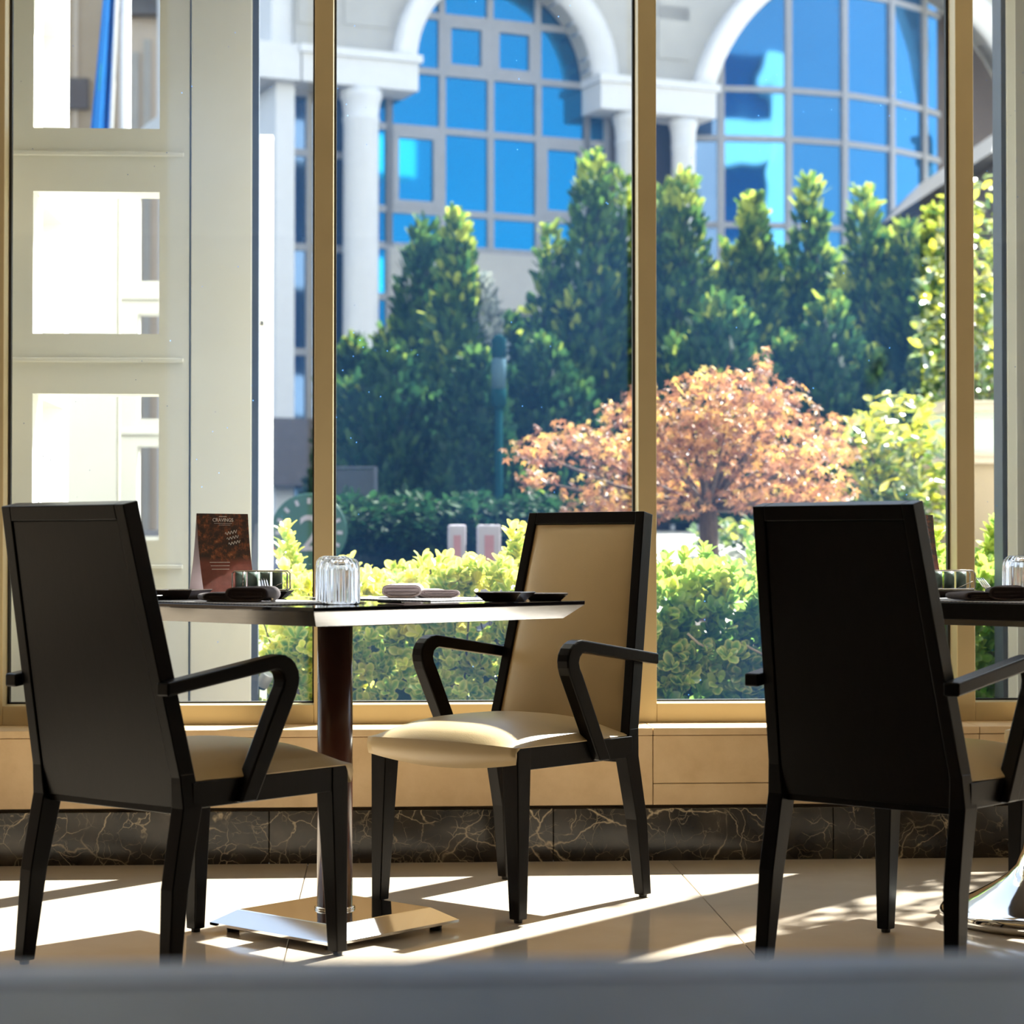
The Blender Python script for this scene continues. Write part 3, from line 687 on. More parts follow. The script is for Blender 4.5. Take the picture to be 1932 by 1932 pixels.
holes = [(-1.080, -0.697, 0.907, 1.356), (-1.080, -0.697, 1.540, 1.976), (-1.080, -0.697, 2.171, 2.62)]
fp = local(panel_with_openings(-1.157, -0.606, 0.0, 3.3, holes, 0.556, 0.68), inv).build('front_panel', M['white'], tw)
for z in (0.823, 1.456, 2.0886):
    # V-edged ledges proud of the panel
    local(MB().box(-1.157, -0.622, 0.544, 0.5565, z-0.004, z+0.010), inv).build('ledge', M['white'], fp, bevel=0.003, seg=1)
local(panel_with_openings(0.70, 1.36, 0.0, 3.3, [(0.80, 1.26, 0.907, 1.356), (0.80, 1.26, 1.540, 1.976), (0.80, 1.26, 2.171, 2.62)], -1.165, -1.09, 'y'), inv).build('side_panel', M['white'], tw)
local(MB().box(-0.600, -0.4142, 0.550, 0.88, 0, 3.3), inv).build('pillar', M['white'], tw, bevel=0.003, seg=1)
local(MB().box(-1.36, -1.166, 0.550, 0.72, 0, 3.3), inv).build('pillar', M['white'], tw, bevel=0.003, seg=1)
local(MB().box(-0.4138, -0.394, 0.556, 0.60, 0, 3.3), inv).build('shaded_edge_strip', M['edgeshade'], tw)  # dark strip added for the pillar's shaded side
px_ = at(501, 600, 1.46); ps = empty('garden_post', (px_.x, 1.46, 0)); tag(ps, 'slim white post standing behind the screen tower pillar', 'post')
MB().box(-0.026, 0.026, -0.03, 0.03, 0, at(501, 260, 1.43).z).build('shaft', M['white'], ps, bevel=0.002, seg=1)
MB().box(-0.027, 0.027, -0.031, 0.031, at(501, 260, 1.43).z, at(501, 260, 1.43).z+0.012).build('cap', M['white'], ps)
MB().lathe([(0.006, 0), (0.006, 0.01), (0.004, 0.014)], 10).build('bolt_head', M['steel'], ps).location = (-0.012, -0.03, 1.66)
rp = empty('screen_tower', (2.12, 0.6, 0)); tag(rp, 'white outdoor pillar, shaded face coloured grey, cut by the right picture edge', 'screen', 'white pierced screens outdoors')
MB().box(-0.1475, 0.18, -0.03, 0.05, 0, 3.3).build('pillar', M['stone'], rp)  # grey colour stands for the white pillar's shaded face
MB().box(-0.193, -0.178, -0.045, 0.05, 0, 3.3).build('shaded_edge_strip', M['edgeshade'], rp)  # dark strip added for this pillar's side in shade
MB().box(-0.1775, -0.1475, -0.05, 0.05, 0, 3.3).build('sunlit_edge_strip', M['white'], rp, bevel=0.002, seg=1)  # white strip stands for the pillar's sunlit edge

# second tower, further out on the rising ground
p2 = at(118, 600, 5.6); q2 = at(225, 600, 5.6); e2 = at(420, 600, 5.6); zt = at(160, 290, 5.6).z; g2 = terr(5.6)
tw2 = empty('screen_tower', (q2.x, 5.6, g2)); tag(tw2, 'farther white pierced screen seen through the openings of the nearer one', 'screen', 'white pierced screens outdoors')
o2 = Vector((-q2.x, -5.6, -g2))
local(MB().box(p2.x, q2.x-0.01, 5.58, 5.80, g2, zt), o2).build('pillar', M['white'], tw2)
zz = lambda py: at(250, py, 5.6).z
hx0, hx1 = at(260, 600, 5.6).x, at(385, 600, 5.6).x
h2 = [(hx0, hx1, zz(530), zz(366)), (hx0, hx1, zz(790), zz(592)), (hx0, hx1, zz(1012), zz(842))]
f2 = local(panel_with_openings(q2.x+0.005, e2.x, g2, zt, h2, 5.6, 5.72), o2).build('front_panel', M['white'], tw2)
for py in (562, 817): local(MB().box(q2.x+0.01, e2.x, 5.585, 5.601, zz(py)-0.008, zz(py)+0.012), o2).build('ledge', M['white'], f2)

# flag on its pole
fx = at(238, 100, 8.0); gz = terr(8.0)
fp_ = empty('flagpole', (fx.x, 8.0, gz)); tag(fp_, 'white flagpole seen through the top opening of the screen', 'flagpole')
MB().lathe([(0.040, 0), (0.040, 0.05), (0.030, 0.06), (0.026, 5.6), (0.0, 5.62)], 16).build('pole', M['whiteb'], fp_)
MB().tube([(-0.034, -0.02, 0.8), (-0.036, -0.02, 4.9)], 0.006, 6).build('halyard', M['bar'], fp_)
fl_ = empty('flag', (fx.x, 8.0, at(200, 240, 8.0).z)); tag(fl_, 'limp blue flag with a green emblem hanging beside the white pole', 'flag')
def fpnt(u, v):
    # u across the folds, v up the cloth
    xl = -0.245+0.08*v*1.6; xr = -0.115+0.05*v*1.4
    x = xl+(xr-xl)*u; y = 0.05*math.sin(u*9.0+v*1.2)+0.03*math.sin(u*17+1.0); z = -0.10-0.16*abs(u-0.45)**0.8*(1-v)*0.6+1.45*v
    return (x, y, z)
n1, n2 = 26, 24
m = MB(); vv = [fpnt(i/n1, j/n2) for j in range(n2+1) for i in range(n1+1)]
m.add(vv, [(j*(n1+1)+i, j*(n1+1)+i+1, (j+1)*(n1+1)+i+1, (j+1)*(n1+1)+i) for j in range(n2) for i in range(n1)], True)
fo = m.build('cloth', M['flag'], fl_); sd = fo.modifiers.new('thickness', 'SOLIDIFY'); sd.thickness = 0.004
def off(p, d=-0.012): return (p[0], p[1]+d, p[2])
MB().add([off(fpnt(0.12, 0.30)), off(fpnt(0.40, 0.23)), off(fpnt(0.42, 0.37))]+[off(fpnt(0.12, 0.30), 0.0), off(fpnt(0.40, 0.23), 0.0), off(fpnt(0.42, 0.37), 0.0)], [(0, 1, 2), (5, 4, 3), (0, 1, 4, 3), (1, 2, 5, 4), (2, 0, 3, 5)]).build('emblem', M['flaggreen'], fl_)
mm_ = MB(); vv = [(p[0]+0.118+0.02*k, p[1]-0.02, p[2]) for j in range(8) for k in range(2) for p in [fpnt(1.0, j/7*0.96)]]
vv = []
for j in range(9):
    p = fpnt(1.0, j/8); vv += [(p[0]-0.002, p[1], p[2]), (p[0]+0.028, p[1]-0.015, p[2])]
mm_.add(vv, [(2*j, 2*j+1, 2*j+3, 2*j+2) for j in range(8)], True); ho = mm_.build('white_hoist_band', M['whiteb'], fl_); ho.modifiers.new('thickness', 'SOLIDIFY').thickness = 0.004

# garden spotlight by the window
sp = at(500, 1262, 0.66); so = empty('garden_spotlight', (sp.x, 0.66, 0.0)); tag(so, 'small grey garden spotlight on a stake before the hedge end', 'spotlight')
hz = at(500, 1282, 0.66).z
MB().tube([(-0.022, 0.02, 0.0), (-0.022, 0.02, hz+0.06), (-0.016, 0.0, hz+0.05), (-0.008, -0.005, hz+0.022)], 0.0045, 8).build('stake', M['chrome'], so)
hd = MB().lathe([(0.018, -0.022), (0.0205, -0.020), (0.0205, 0.020), (0.017, 0.024)], 20).build('head', M['lampgrey'], so); hd.location = (0.0, -0.01, hz); hd.rotation_euler = (0.3, 0.5, 0)
MB().lathe([(0.016, -0.030), (0.0175, -0.022)], 20).build('lens', M['lampglass'], hd)

# ------------------------------------------------------------------ outdoors: leaves
def leaf_template(kind):
    """returns verts, faces, rim weights for one leaf lying along +y, face up"""
    if kind == 'round':      # obovate hedge leaf, slightly cupped
        sp_ = [(0, 0.0, 0), (0, 0.35, 0.02), (0, 0.72, 0.03), (0, 1.0, 0.0)]
        rimv = [(0.10, 0.12, 0.02), (0.25, 0.42, 0.09), (0.29, 0.70, 0.10), (0.15, 0.94, 0.05)]
        v = sp_ + rimv + [(-a, b, c) for a, b, c in rimv]
        f = [(0, 4, 5, 1), (1, 5, 6, 2), (2, 6, 7, 3), (0, 1, 9, 8), (1, 2, 10, 9), (2, 3, 11, 10)]
        return v, f, [0.2, 0, 0, 0.8]+[1]*8
    if kind == 'palm':       # five-lobed maple leaf
        v = [(0, 0, 0)]; lob = [(-2.1, 0.55), (-1.05, 0.85), (0, 1.0), (1.05, 0.85), (2.1, 0.55)]
        f = []; 
        for a, l in lob:
            k = len(v); w = 0.34
            v += [(math.sin(a-w)*l*0.45, math.cos(a-w)*l*0.45, 0.02), (math.sin(a)*l, math.cos(a)*l, -0.06), (math.sin(a+w)*l*0.45, math.cos(a+w)*l*0.45, 0.02)]
            f.append((0, k, k+1, k+2))
        return v, f, [0]*len(v)
    if kind == 'spray':      # flat conifer spray
        v = [(0, 0, 0), (0.22, 0.5, 0.06), (0.10, 1.0, -0.04), (-0.10, 1.0, -0.04), (-0.22, 0.5, 0.06)]
        return v, [(0, 1, 4), (1, 2, 3, 4)], [0]*5
    if kind == 'broad':
        v = [(0, 0, 0), (0.26, 0.4, 0.06), (0.20, 0.75, 0.05), (0, 1.0, -0.04), (-0.20, 0.75, 0.05), (-0.26, 0.4, 0.06), (0, 0.5, 0.0)]
        return v, [(0, 1, 6), (1, 2, 3, 6), (6, 3, 4, 5), (0, 6, 5)], [0]*7
TEMPL = {k: leaf_template(k) for k in ('round', 'palm', 'spray', 'broad')}
def frame(d, up):
    d = d.normalized(); s_ = d.cross(up)
    if s_.length < 1e-4: s_ = d.orthogonal()
    s_.normalize(); return Matrix((s_, d, s_.cross(d))).transposed()
class Leaves:
    def __init__(s, kind): s.t = TEMPL[kind]; s.mb = MB(); s.rnd = []; s.rim = []
    def add(s, p, d, up, size, tone, rimk=1.0):
        v, f, rm = s.t; F = frame(d, up)
        s.mb.add([p+F @ (Vector(q)*size) for q in v], f, False); s.rnd += [tone]*len(v); s.rim += [q*rimk for q in rm]
    def build(s, name, m, parent):
        o = s.mb.build(name, m, parent, attr=[('rnd', 'POINT', s.rnd), ('rim', 'POINT', s.rim)]); o['kind'] = 'stuff'; return o
def rv(s=1.0): return Vector((random.gauss(0, s), random.gauss(0, s), random.gauss(0, s)))

# hedge: shoots carrying whorls of rounded leaves
random.seed(11)
hedge = empty('hedge', (1.3, 1.0, 0.05)); tag(hedge, 'clipped hedge of round yellow-edged leaves along the window', 'hedge')
HO = Vector((-1.3, -1.0, -0.05))
def htop(x):
    b = 0.742 + 0.030*math.sin(x*3.1+0.6)+0.020*math.sin(x*7.3) + 0.022*max(0, min(1, x))
    if x < -0.34: b -= 0.12
    elif x < -0.10: b += 0.05
    if x > 1.05: b += 0.02
    return b
whorls = []
for i in range(3300):
    x = random.uniform(-0.44, 2.9)
    if random.random() < 0.76:      # front face
        z = random.uniform(0.30, 1.0)*htop(x); y = 0.74 + 0.10*(z/htop(x))**4 + random.gauss(0, 0.035); nrm = Vector((0, -1, 0.45))
    else:
        y = random.uniform(0.80, 1.36); z = htop(x)+random.gauss(0, 0.022); nrm = Vector((0, -0.15, 1))
    if (1.88 < x < 2.35 and y < 0.72) or (x < -0.385 and y < 0.93): continue
    whorls.append((Vector((x, y, z)), (nrm+rv(0.35)).normalized()))
for (px, py) in ((540, 1000), (536, 1020), (556, 1040), (968, 1000), (975, 1025), (985, 1010), (795, 1058), (1290, 1052), (1330, 1045), (1420, 1035), (1880, 985), (1872, 1010), (1866, 1035), (1850, 1060), (1255, 1058), (1770, 1010)):
    p = at(px, py, 1.02); k = 0
    while p.z > htop(p.x)-0.03:
        whorls.append((p.copy(), Vector((0.1*math.sin(k), -0.2, 1)))); p.z -= 0.030; p.x += random.gauss(0, 0.004); k += 1
LV = Leaves('round'); single = []
for p, nrm in whorls:
    n = random.randint(5, 8); a0 = random.uniform(0, 6.28)
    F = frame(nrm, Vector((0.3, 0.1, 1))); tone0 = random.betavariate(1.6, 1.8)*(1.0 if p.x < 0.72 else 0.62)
    if p.z > htop(p.x)-0.07: tone0 = min(1, tone0*0.6+0.42)  # sunlit hedge top put into the tone: upper leaves yellower
    for q in range(n):
        a = a0+q*2.4; sp_ = 0.35+0.55*(q/n)
        d = (F @ Vector((math.cos(a)*(1.25-sp_), 0.35+sp_*0.6, math.sin(a)*(1.25-sp_)))).normalized()
        size = random.uniform(0.034, 0.054)*(1.12 if p.x > 0.72 else 1.0)
        base = p+rv(0.004)-nrm*0.012*(n-q)/n
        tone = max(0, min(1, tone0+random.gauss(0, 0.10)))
        single.append((base, d, nrm, size, tone))
# the leaves that show largest (nearest the pane, below the table line) become single parts
order = sorted(range(len(single)), key=lambda i: (single[i][0].y - 4.0*single[i][3] + (0.5 if not (-0.45 < single[i][0].x < 1.30) else 0) + (0.4 if single[i][0].z < 0.42 else 0)))
chosen = set(order[:300])   # largest in view
tv, tf, trm = TEMPL['round']; tone_mesh = {}
for i, (p, d, up, size, tone) in enumerate(single):
    if i in chosen:
        key = round(tone*9)
        if key not in tone_mesh:
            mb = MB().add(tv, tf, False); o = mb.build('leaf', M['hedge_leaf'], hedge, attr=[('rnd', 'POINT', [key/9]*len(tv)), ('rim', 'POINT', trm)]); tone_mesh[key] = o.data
        else:
            o = bpy.data.objects.new('leaf', tone_mesh[key]); col.objects.link(o); o.parent = hedge
        o.matrix_local = Matrix.Translation(p+HO) @ (frame(d, up)*size).to_4x4()
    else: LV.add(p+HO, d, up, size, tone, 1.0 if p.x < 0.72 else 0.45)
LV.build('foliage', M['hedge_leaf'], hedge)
mb = MB()
for i in range(130):
    x = random.uniform(-0.42, 3.35); y = random.uniform(0.80, 1.34); h = htop(x)*random.uniform(0.75, 0.98)
    mb.tube([(x-1.3, y-1.0, -0.05), (x-1.3+random.gauss(0, 0.03), y-1.0+random.gauss(0, 0.03), h*0.5), (x-1.3+random.gauss(0, 0.06), y-1.0+random.gauss(0, 0.05), h-0.06)], [0.006, 0.0045, 0.002], 5)
st = mb.build('stems', M['bark'], hedge); st['kind'] = 'stuff'
mb = MB(); n = 40        # dense dark inside
ringz = []
for k in range(n+1):
    x = -0.40+3.72*k/n; h = htop(x)-0.09
    ringz.append([(x-1.3, y-1.0, z-0.05) for y, z in ((1.14, 0.06), (1.13, h*0.5), (1.17, h*0.86), (1.28, h*0.86), (1.33, h*0.5), (1.33, 0.06))])
mb.loft(ringz, True, False); mb.build('inner_mass', M['core'], hedge)
for pts in (((1297, 1195), (1308, 1205), (1318, 1214), (1335, 1222)), ((1398, 1212), (1420, 1225), (1455, 1242))):
    MB().tube([Vector(at(a, b, 0.70))+HO for a, b in pts], 0.004, 6).build('bare_twig', M['beige'], hedge)

# small maple
random.seed(21)
mc = at(1335, 1000, 4.4); mg = terr(4.4)
maple = empty('maple_tree', (mc.x, 4.4, mg)); tag(maple, 'low Japanese maple with orange and rust-red autumn leaves', 'tree')
mo = Vector((-mc.x, -4.4, -mg))
tz = at(1335, 945, 4.4).z-mg
MB().tube([(0.0, 0, -0.02), (0.01, 0, tz*0.5), (0.0, 0, tz)], [0.062, 0.050, 0.044], 12).build('trunk', M['bark'], maple)
clumps = []   # (px, py, radius px x, radius px y)
for c in [(1300, 770, 110, 55), (1400, 745, 90, 45), (1450, 800, 110, 60), (1330, 840, 120, 65), (1250, 830, 90, 70), (1500, 870, 90, 55), (1420, 890, 120, 55), (1300, 920, 110, 50), (1200, 900, 90, 60), (1150, 850, 80, 45),
          (1080, 830, 90, 36), (1010, 855, 60, 30), (1010, 905, 40, 22), (1120, 940, 60, 45), (1180, 960, 70, 40), (1170, 780, 45, 30), (1545, 815, 60, 40), (1560, 920, 50, 35), (1440, 940, 100, 30), (1250, 955, 80, 24), (1340, 720, 60, 25), (1370, 800, 100, 60), (1215, 745, 40, 22), (1590, 850, 32, 26), (1470, 745, 50, 30), (1440, 690, 14, 34), (1545, 940, 45, 20)]:
    clumps.append(c)
LV = Leaves('palm'); br = MB()
for (px, py, rx, ry) in clumps:
    dy = random.uniform(-0.5, 0.5); c = at(px, py, 4.4+dy); s_ = (CAM_D+4.4+dy)/FPX; rxm, rzm = rx*s_, ry*s_
    br.tube([(0, 0, tz*0.93), Vector((0, 0, tz))*0.45+(c+mo)*0.55+Vector((0, 0, -0.05)), c+mo], [0.018, 0.010, 0.004], 6)
    n = int(rx*ry*0.045)+24
    for i in range(n):
        u = Vector((random.gauss(0, 0.5), random.gauss(0, 0.5), random.gauss(0, 0.5)))
        if u.length > 1.05: u = u.normalized()*1.05
        p = c+mo+Vector((u.x*rxm, u.y*0.30, u.z*rzm))
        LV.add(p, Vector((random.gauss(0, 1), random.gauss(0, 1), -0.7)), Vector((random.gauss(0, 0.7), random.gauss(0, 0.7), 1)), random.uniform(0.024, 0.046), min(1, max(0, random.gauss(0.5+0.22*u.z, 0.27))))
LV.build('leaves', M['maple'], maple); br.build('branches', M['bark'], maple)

# broadleaf shrubs, yellow-green
def shrub(px, py_top, py_mid, half, Y, label, n=700, size=(0.05, 0.09), tone=0.5, seed=1, depth=0.45, mt='shrub'):
    random.seed(seed); c = at(px, py_mid, Y); g = terr(Y); zt_ = at(px, py_top, Y).z; s_ = (CAM_D+Y)/FPX
    root = empty('garden_shrub', (c.x, Y, g)); tag(root, label, 'shrub', 'garden shrubs')
    LV = Leaves('broad'); st = MB(); hx_ = half*s_; H = zt_-g
    for i in range(n):
        u = rv(0.55)
        if u.length > 1.1: u = u.normalized()*1.1
        z = H*0.55+u.z*H*0.48
        if z < 0.05: z = random.uniform(0.05, 0.5)*H
        p = Vector((u.x*hx_, u.y*depth, z))
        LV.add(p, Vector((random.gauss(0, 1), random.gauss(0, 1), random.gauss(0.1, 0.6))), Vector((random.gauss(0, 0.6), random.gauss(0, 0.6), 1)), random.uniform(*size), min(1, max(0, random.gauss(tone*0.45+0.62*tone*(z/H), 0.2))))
    for i in range(9):
        e = Vector((random.gauss(0, 0.45)*hx_, random.gauss(0, 0.3)*depth, H*random.uniform(0.6, 0.95)))
        st.tube([(0.02*i-0.08, 0, 0), e*0.5+Vector((0, 0, -0.03)), e], [0.012, 0.008, 0.003], 6)
    if mt == 'thuja': MB().lathe([(hx_*0.80, 0.0), (hx_*0.92, H*0.25), (hx_*0.85, H*0.55), (hx_*0.45, H*0.78), (0.01, H*0.84)], 14).build('inner_mass', M['core'], root)
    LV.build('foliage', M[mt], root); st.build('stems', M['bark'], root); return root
shrub(1690, 765, 880, 105, 5.6, 'tall yellow-green glossy shrub right of the maple', 1100, (0.06, 0.11), 0.80, 31)
shrub(1440, 985, 1030, 120, 5.9, 'low green shrub behind the maple trunk', 420, (0.06, 0.10), 0.5, 32)
shrub(1840, 380, 560, 85, 8.5, 'tall yellow-green leafy bush behind the stone gatepost', 1500, (0.08, 0.14), 0.66, 33, 0.8)
random.seed(34)
gt = empty('garden_tree', (3.62, 1.75, terr(1.75))); tag(gt, 'small leafy tree beyond the right edge that dapples the sunlit floor', 'tree')
LV = Leaves('broad'); br = MB(); zc0 = 3.15-terr(1.75)
for k in range(16):
    c = Vector((random.uniform(-0.75, 0.75), random.uniform(-0.3, 0.3), zc0+random.uniform(-0.65, 0.75)))
    br.tube([(0, 0, zc0-1.0), Vector((0, 0, zc0-0.4))*0.5+c*0.5, c], [0.03, 0.015, 0.004], 6)
    for i in range(46):
        LV.add(c+Vector((random.gauss(0, 0.16), random.gauss(0, 0.10), random.gauss(0, 0.07))), rv(1.0), Vector((random.gauss(0, 0.5), random.gauss(0, 0.5), 1)), random.uniform(0.07, 0.12), random.random())
LV.build('foliage', M['shrub'], gt); br.build('branches', M['bark'], gt)
MB().tube([(0, 0, -0.05), (0.03, 0, 0.8), (0, 0, zc0-0.95)], [0.05, 0.04, 0.032], 10).build('trunk', M['bark'], gt)

for (px, lab, sd) in ((668, 'low dark evergreen bush beside the round sign and shelter screen', 61), (775, 'low dark evergreen bush left of the narrower bollard', 62), (893, 'low dark evergreen bush right behind the two bollards', 63), (1010, 'low dark evergreen bush behind the cream chair top', 64), (1135, 'low dark evergreen bush under the left maple branches', 65)):
    shrub(px, 945, 1010, 74, 5.5, lab, 1700, (0.05, 0.085), 0.22, sd, 0.40, 'thuja')
# conifers
def conifer_mesh(seed, H, r, spires, n, tone=0.45, slen=0.16, kind='spray'):
    random.seed(seed); LV = Leaves(kind); co = MB()
    for (sx, sy, sh, sr) in spires:
        k = max(60, int(n*sh*sr/sum(q[2]*q[3] for q in spires)))
        lump = [(random.uniform(0, 6.28), random.uniform(0, 1), random.uniform(0.08, 0.28)) for _ in range(26)]
        for i in range(k):
            t = 1-math.sqrt(random.random()) if random.random() < 0.8 else random.random(); a = random.uniform(0, 6.28)
            rr = sr*r*(1-t)**0.72*(0.72+0.30*random.random())
            for la, lt, lw in lump:
                da = (a-la+math.pi) % (2*math.pi)-math.pi
                rr += r*sr*lw*math.exp(-(da*1.9)**2-((t-lt)*8)**2)*(1-t*0.6)
            p = Vector((sx*r+math.cos(a)*rr, sy*r+math.sin(a)*rr, 0.05+t*H*sh))
            o = Vector((math.cos(a), math.sin(a), 0))
            d = o*random.uniform(0.25, 0.9)+Vector((0, 0, random.uniform(0.5, 1.1)))+rv(0.22)
            tip = 1.0 if t > 0.9 else 0.0
            LV.add(p, d, (o+rv(0.6)), slen*random.uniform(0.6, 1.35), min(1, max(0, random.gauss(tone+0.25*tip+0.15*t, 0.19))))  # tone rises toward the tips, putting backlight into the leaf colour
        co.loft([[(sx*r+math.cos(2*math.pi*j/10)*sr*r*f_, sy*r+math.sin(2*math.pi*j/10)*sr*r*f_, z) for j in range(10)] for f_, z in ((0.78, 0.05), (0.66, H*sh*0.25), (0.46, H*sh*0.55), (0.2, H*sh*0.85), (0.02, H*sh*0.96))], True, True)
    return LV, co
def conifer(name, px, py_top, Y, half, label, seed, mt='thuja', spires=None, n=6500, tone=0.42, slen=0.115):
    c = at(px, py_top, Y); g = terr(Y); H = c.z-g-slen*0.8; r = half*(CAM_D+Y)/FPX
    root = empty(name, (c.x, Y, g)); tag(root, label, 'tree', 'conifers in front of the office building')
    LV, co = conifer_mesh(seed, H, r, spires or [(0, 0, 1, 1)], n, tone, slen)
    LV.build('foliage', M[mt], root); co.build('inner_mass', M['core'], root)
    MB().tube([(0, 0, -0.1), (0, 0, H*0.8)], [0.07, 0.02], 8).build('trunk', M['bark'], root)
    return root
S3 = [(0, 0, 1, 1), (-0.62, 0.2, 0.82, 0.62), (0.60, -0.1, 0.76, 0.6)]  # low tones below put shade into the colour of the lower conifers
conifer('cypress_tree', 800, 418, 11.0, 92, 'dark cypress with a pointed tip beside the white round column', 41, spires=[(0, 0, 1, 0.9), (-0.75, 0.1, 0.66, 0.6), (0.5, 0.3, 0.7, 0.5)], tone=0.32)
conifer('cypress_tree', 862, 402, 10.2, 70, 'slender bright-tipped cypress, the taller of the left pair', 42, spires=[(0, 0, 1, 0.95), (-0.5, 0.2, 0.72, 0.6)], tone=0.5)
conifer('cypress_tree', 668, 640, 12.0, 70, 'low dark cypress at the foot of the white round column', 43, tone=0.25)
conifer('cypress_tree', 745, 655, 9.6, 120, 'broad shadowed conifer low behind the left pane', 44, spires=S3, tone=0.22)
conifer('blue_spruce', 912, 525, 10.2, 48, 'small silvery blue spruce between the cypresses', 45, 'spruce', n=4000, tone=0.5, slen=0.10)
conifer('cypress_tree', 900, 668, 9.2, 80, 'added dark cypress standing in for shade at the foot of the blue spruce', 58, tone=0.22)  # added tree, its dark tone stands in for shade below the spruce
conifer('cypress_tree', 960, 600, 11.5, 70, 'dark low cypress just right of the blue spruce', 46, tone=0.28)
conifer('cypress_tree', 1122, 286, 11.0, 105, 'tallest feathery cypress left of the middle window post', 47, spires=[(0, 0, 1, 0.9), (0.5, 0.2, 0.95, 0.5), (-0.8, 0, 0.80, 0.55), (-0.4, -0.4, 0.62, 0.6)], n=8500, tone=0.45)
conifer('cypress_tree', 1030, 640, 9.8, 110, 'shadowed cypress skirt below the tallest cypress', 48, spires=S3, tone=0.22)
conifer('cypress_tree', 1288, 328, 11.2, 92, 'cypress with twin tips just right of the middle window post', 49, spires=[(0, 0, 1, 0.9), (-0.45, 0.1, 0.97, 0.6), (0.5, -0.2, 0.7, 0.6)], n=8000, tone=0.48)
conifer('cypress_tree', 1418, 372, 11.4, 74, 'cypress below the left bay of the bow window', 50, spires=[(0, 0, 1, 0.9), (-0.6, 0.1, 0.86, 0.5)], tone=0.5)
conifer('cypress_tree', 1530, 338, 11.8, 76, 'cypress with a knobbly tip before the middle of the bow window', 51, spires=[(0, 0, 1, 0.8), (0.55, 0.1, 0.78, 0.7), (-0.5, 0, 0.72, 0.7)], tone=0.48)
conifer('cypress_tree', 1634, 350, 11.2, 78, 'spire-tipped cypress before the right bays of the bow window', 52, spires=[(0, 0, 1, 0.72), (0.55, 0.1, 0.86, 0.7), (-0.55, 0, 0.74, 0.7)], tone=0.5)
conifer('cypress_tree', 1712, 420, 11.0, 74, 'rounded cypress nearest the right window post', 53, spires=[(0, 0, 1, 1), (-0.5, 0.1, 0.8, 0.6)], tone=0.45)
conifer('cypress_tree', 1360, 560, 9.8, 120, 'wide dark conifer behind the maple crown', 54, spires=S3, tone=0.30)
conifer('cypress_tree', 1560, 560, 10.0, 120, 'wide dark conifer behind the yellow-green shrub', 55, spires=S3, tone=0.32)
conifer('cypress_tree', 1470, 470, 12.4, 110, 'cypress filling the gap behind the bow window row', 56, spires=S3, tone=0.36)
conifer('cypress_tree', 1770, 395, 10.4, 60, 'yellowish cypress half hidden by the right window post', 57, tone=0.6)

# ------------------------------------------------------------------ outdoors: street furniture
Y = 8.8; c = at(941, 1000, Y); g = terr(Y); lz = lambda py: at(941, py, Y).z-g; rr = 14*(CAM_D+Y)/FPX
lp = empty('park_lamp', (c.x, Y, g)); tag(lp, 'slim green park lamp with a pale glass cylinder before the dark conifers', 'lamp')
MB().lathe([(0.05, 0), (0.03, 0.05), (0.026, lz(772))], 14).build('pole', M['lampgreen'], lp)
MB().lathe([(rr*0.5, lz(772)), (rr, lz(764)), (rr, lz(734))], 18).build('collar', M['lampgreen'], lp)
MB().lathe([(rr*0.97, lz(734)), (rr*0.97, lz(676))], 18).build('lantern', M['lampglass'], lp)
MB().lathe([(rr, lz(676)), (rr, lz(640)), (rr*0.4, lz(632))], 18).build('cap', M['lampgreen'], lp)
for (px, half, lab) in ((862, 17, 'narrower white and red bollard rising behind the hedge'), (922, 22, 'wider white and red bollard rising behind the hedge')):
    Y = 4.5; c = at(px, 1000, Y); g = terr(Y); w = half*(CAM_D+Y)/FPX; h = at(px, 990, Y).z-g
    b = empty('bollard', (c.x, Y, g)); tag(b, lab, 'bollard', 'white and red bollards')
    MB().box(-w, w, -w, w, -0.05, h).build('body', M['letter'], b, bevel=0.012)
    MB().box(-w*0.40, w*0.40, -w-0.004, -w+0.004, h*0.50, h*0.88).build('red_plate', M['fadedred'], b)
# green round sign with a 2
Y = 4.9; c = at(583, 1003, Y); g = terr(Y); rr = 72*(CAM_D+Y)/FPX
sg = empty('round_sign', (c.x, Y, g)); tag(sg, 'round green sign with a white 2, half hidden by the left window post', 'sign')
MB().tube([(0, 0.05, -0.02), (0, 0.05, c.z-g)], 0.025, 10).build('post', M['bar'], sg)
d = MB().lathe([(rr*0.97, -0.012), (rr, -0.008), (rr, 0.008), (rr*0.97, 0.012)], 48).build('disc', M['signgreen'], sg); d.location = (0, 0, c.z-g); d.rotation_euler = (math.pi/2, 0, 0)
me = text_mesh('2', rr*1.35, 0.002); me.materials.append(M['letter']); o = bpy.data.objects.new('numeral', me); col.objects.link(o); o.parent = sg; o.location = (rr*0.05, -0.016, c.z-g-rr*0.50); o.rotation_euler = (math.pi/2, 0, 0)
for k in range(11):      # dashes of rim lettering too blurred to read
    an = R(205-k*23)
    ds = MB().box(-rr*0.045, rr*0.045, -0.002, 0.002, -rr*0.075, rr*0.075).build('rim_mark', M['letter'], sg); ds.location = (math.cos(an)*rr*0.80, -0.015, c.z-g+math.sin(an)*rr*0.80); ds.rotation_euler = (0, math.pi/2-an, 0)
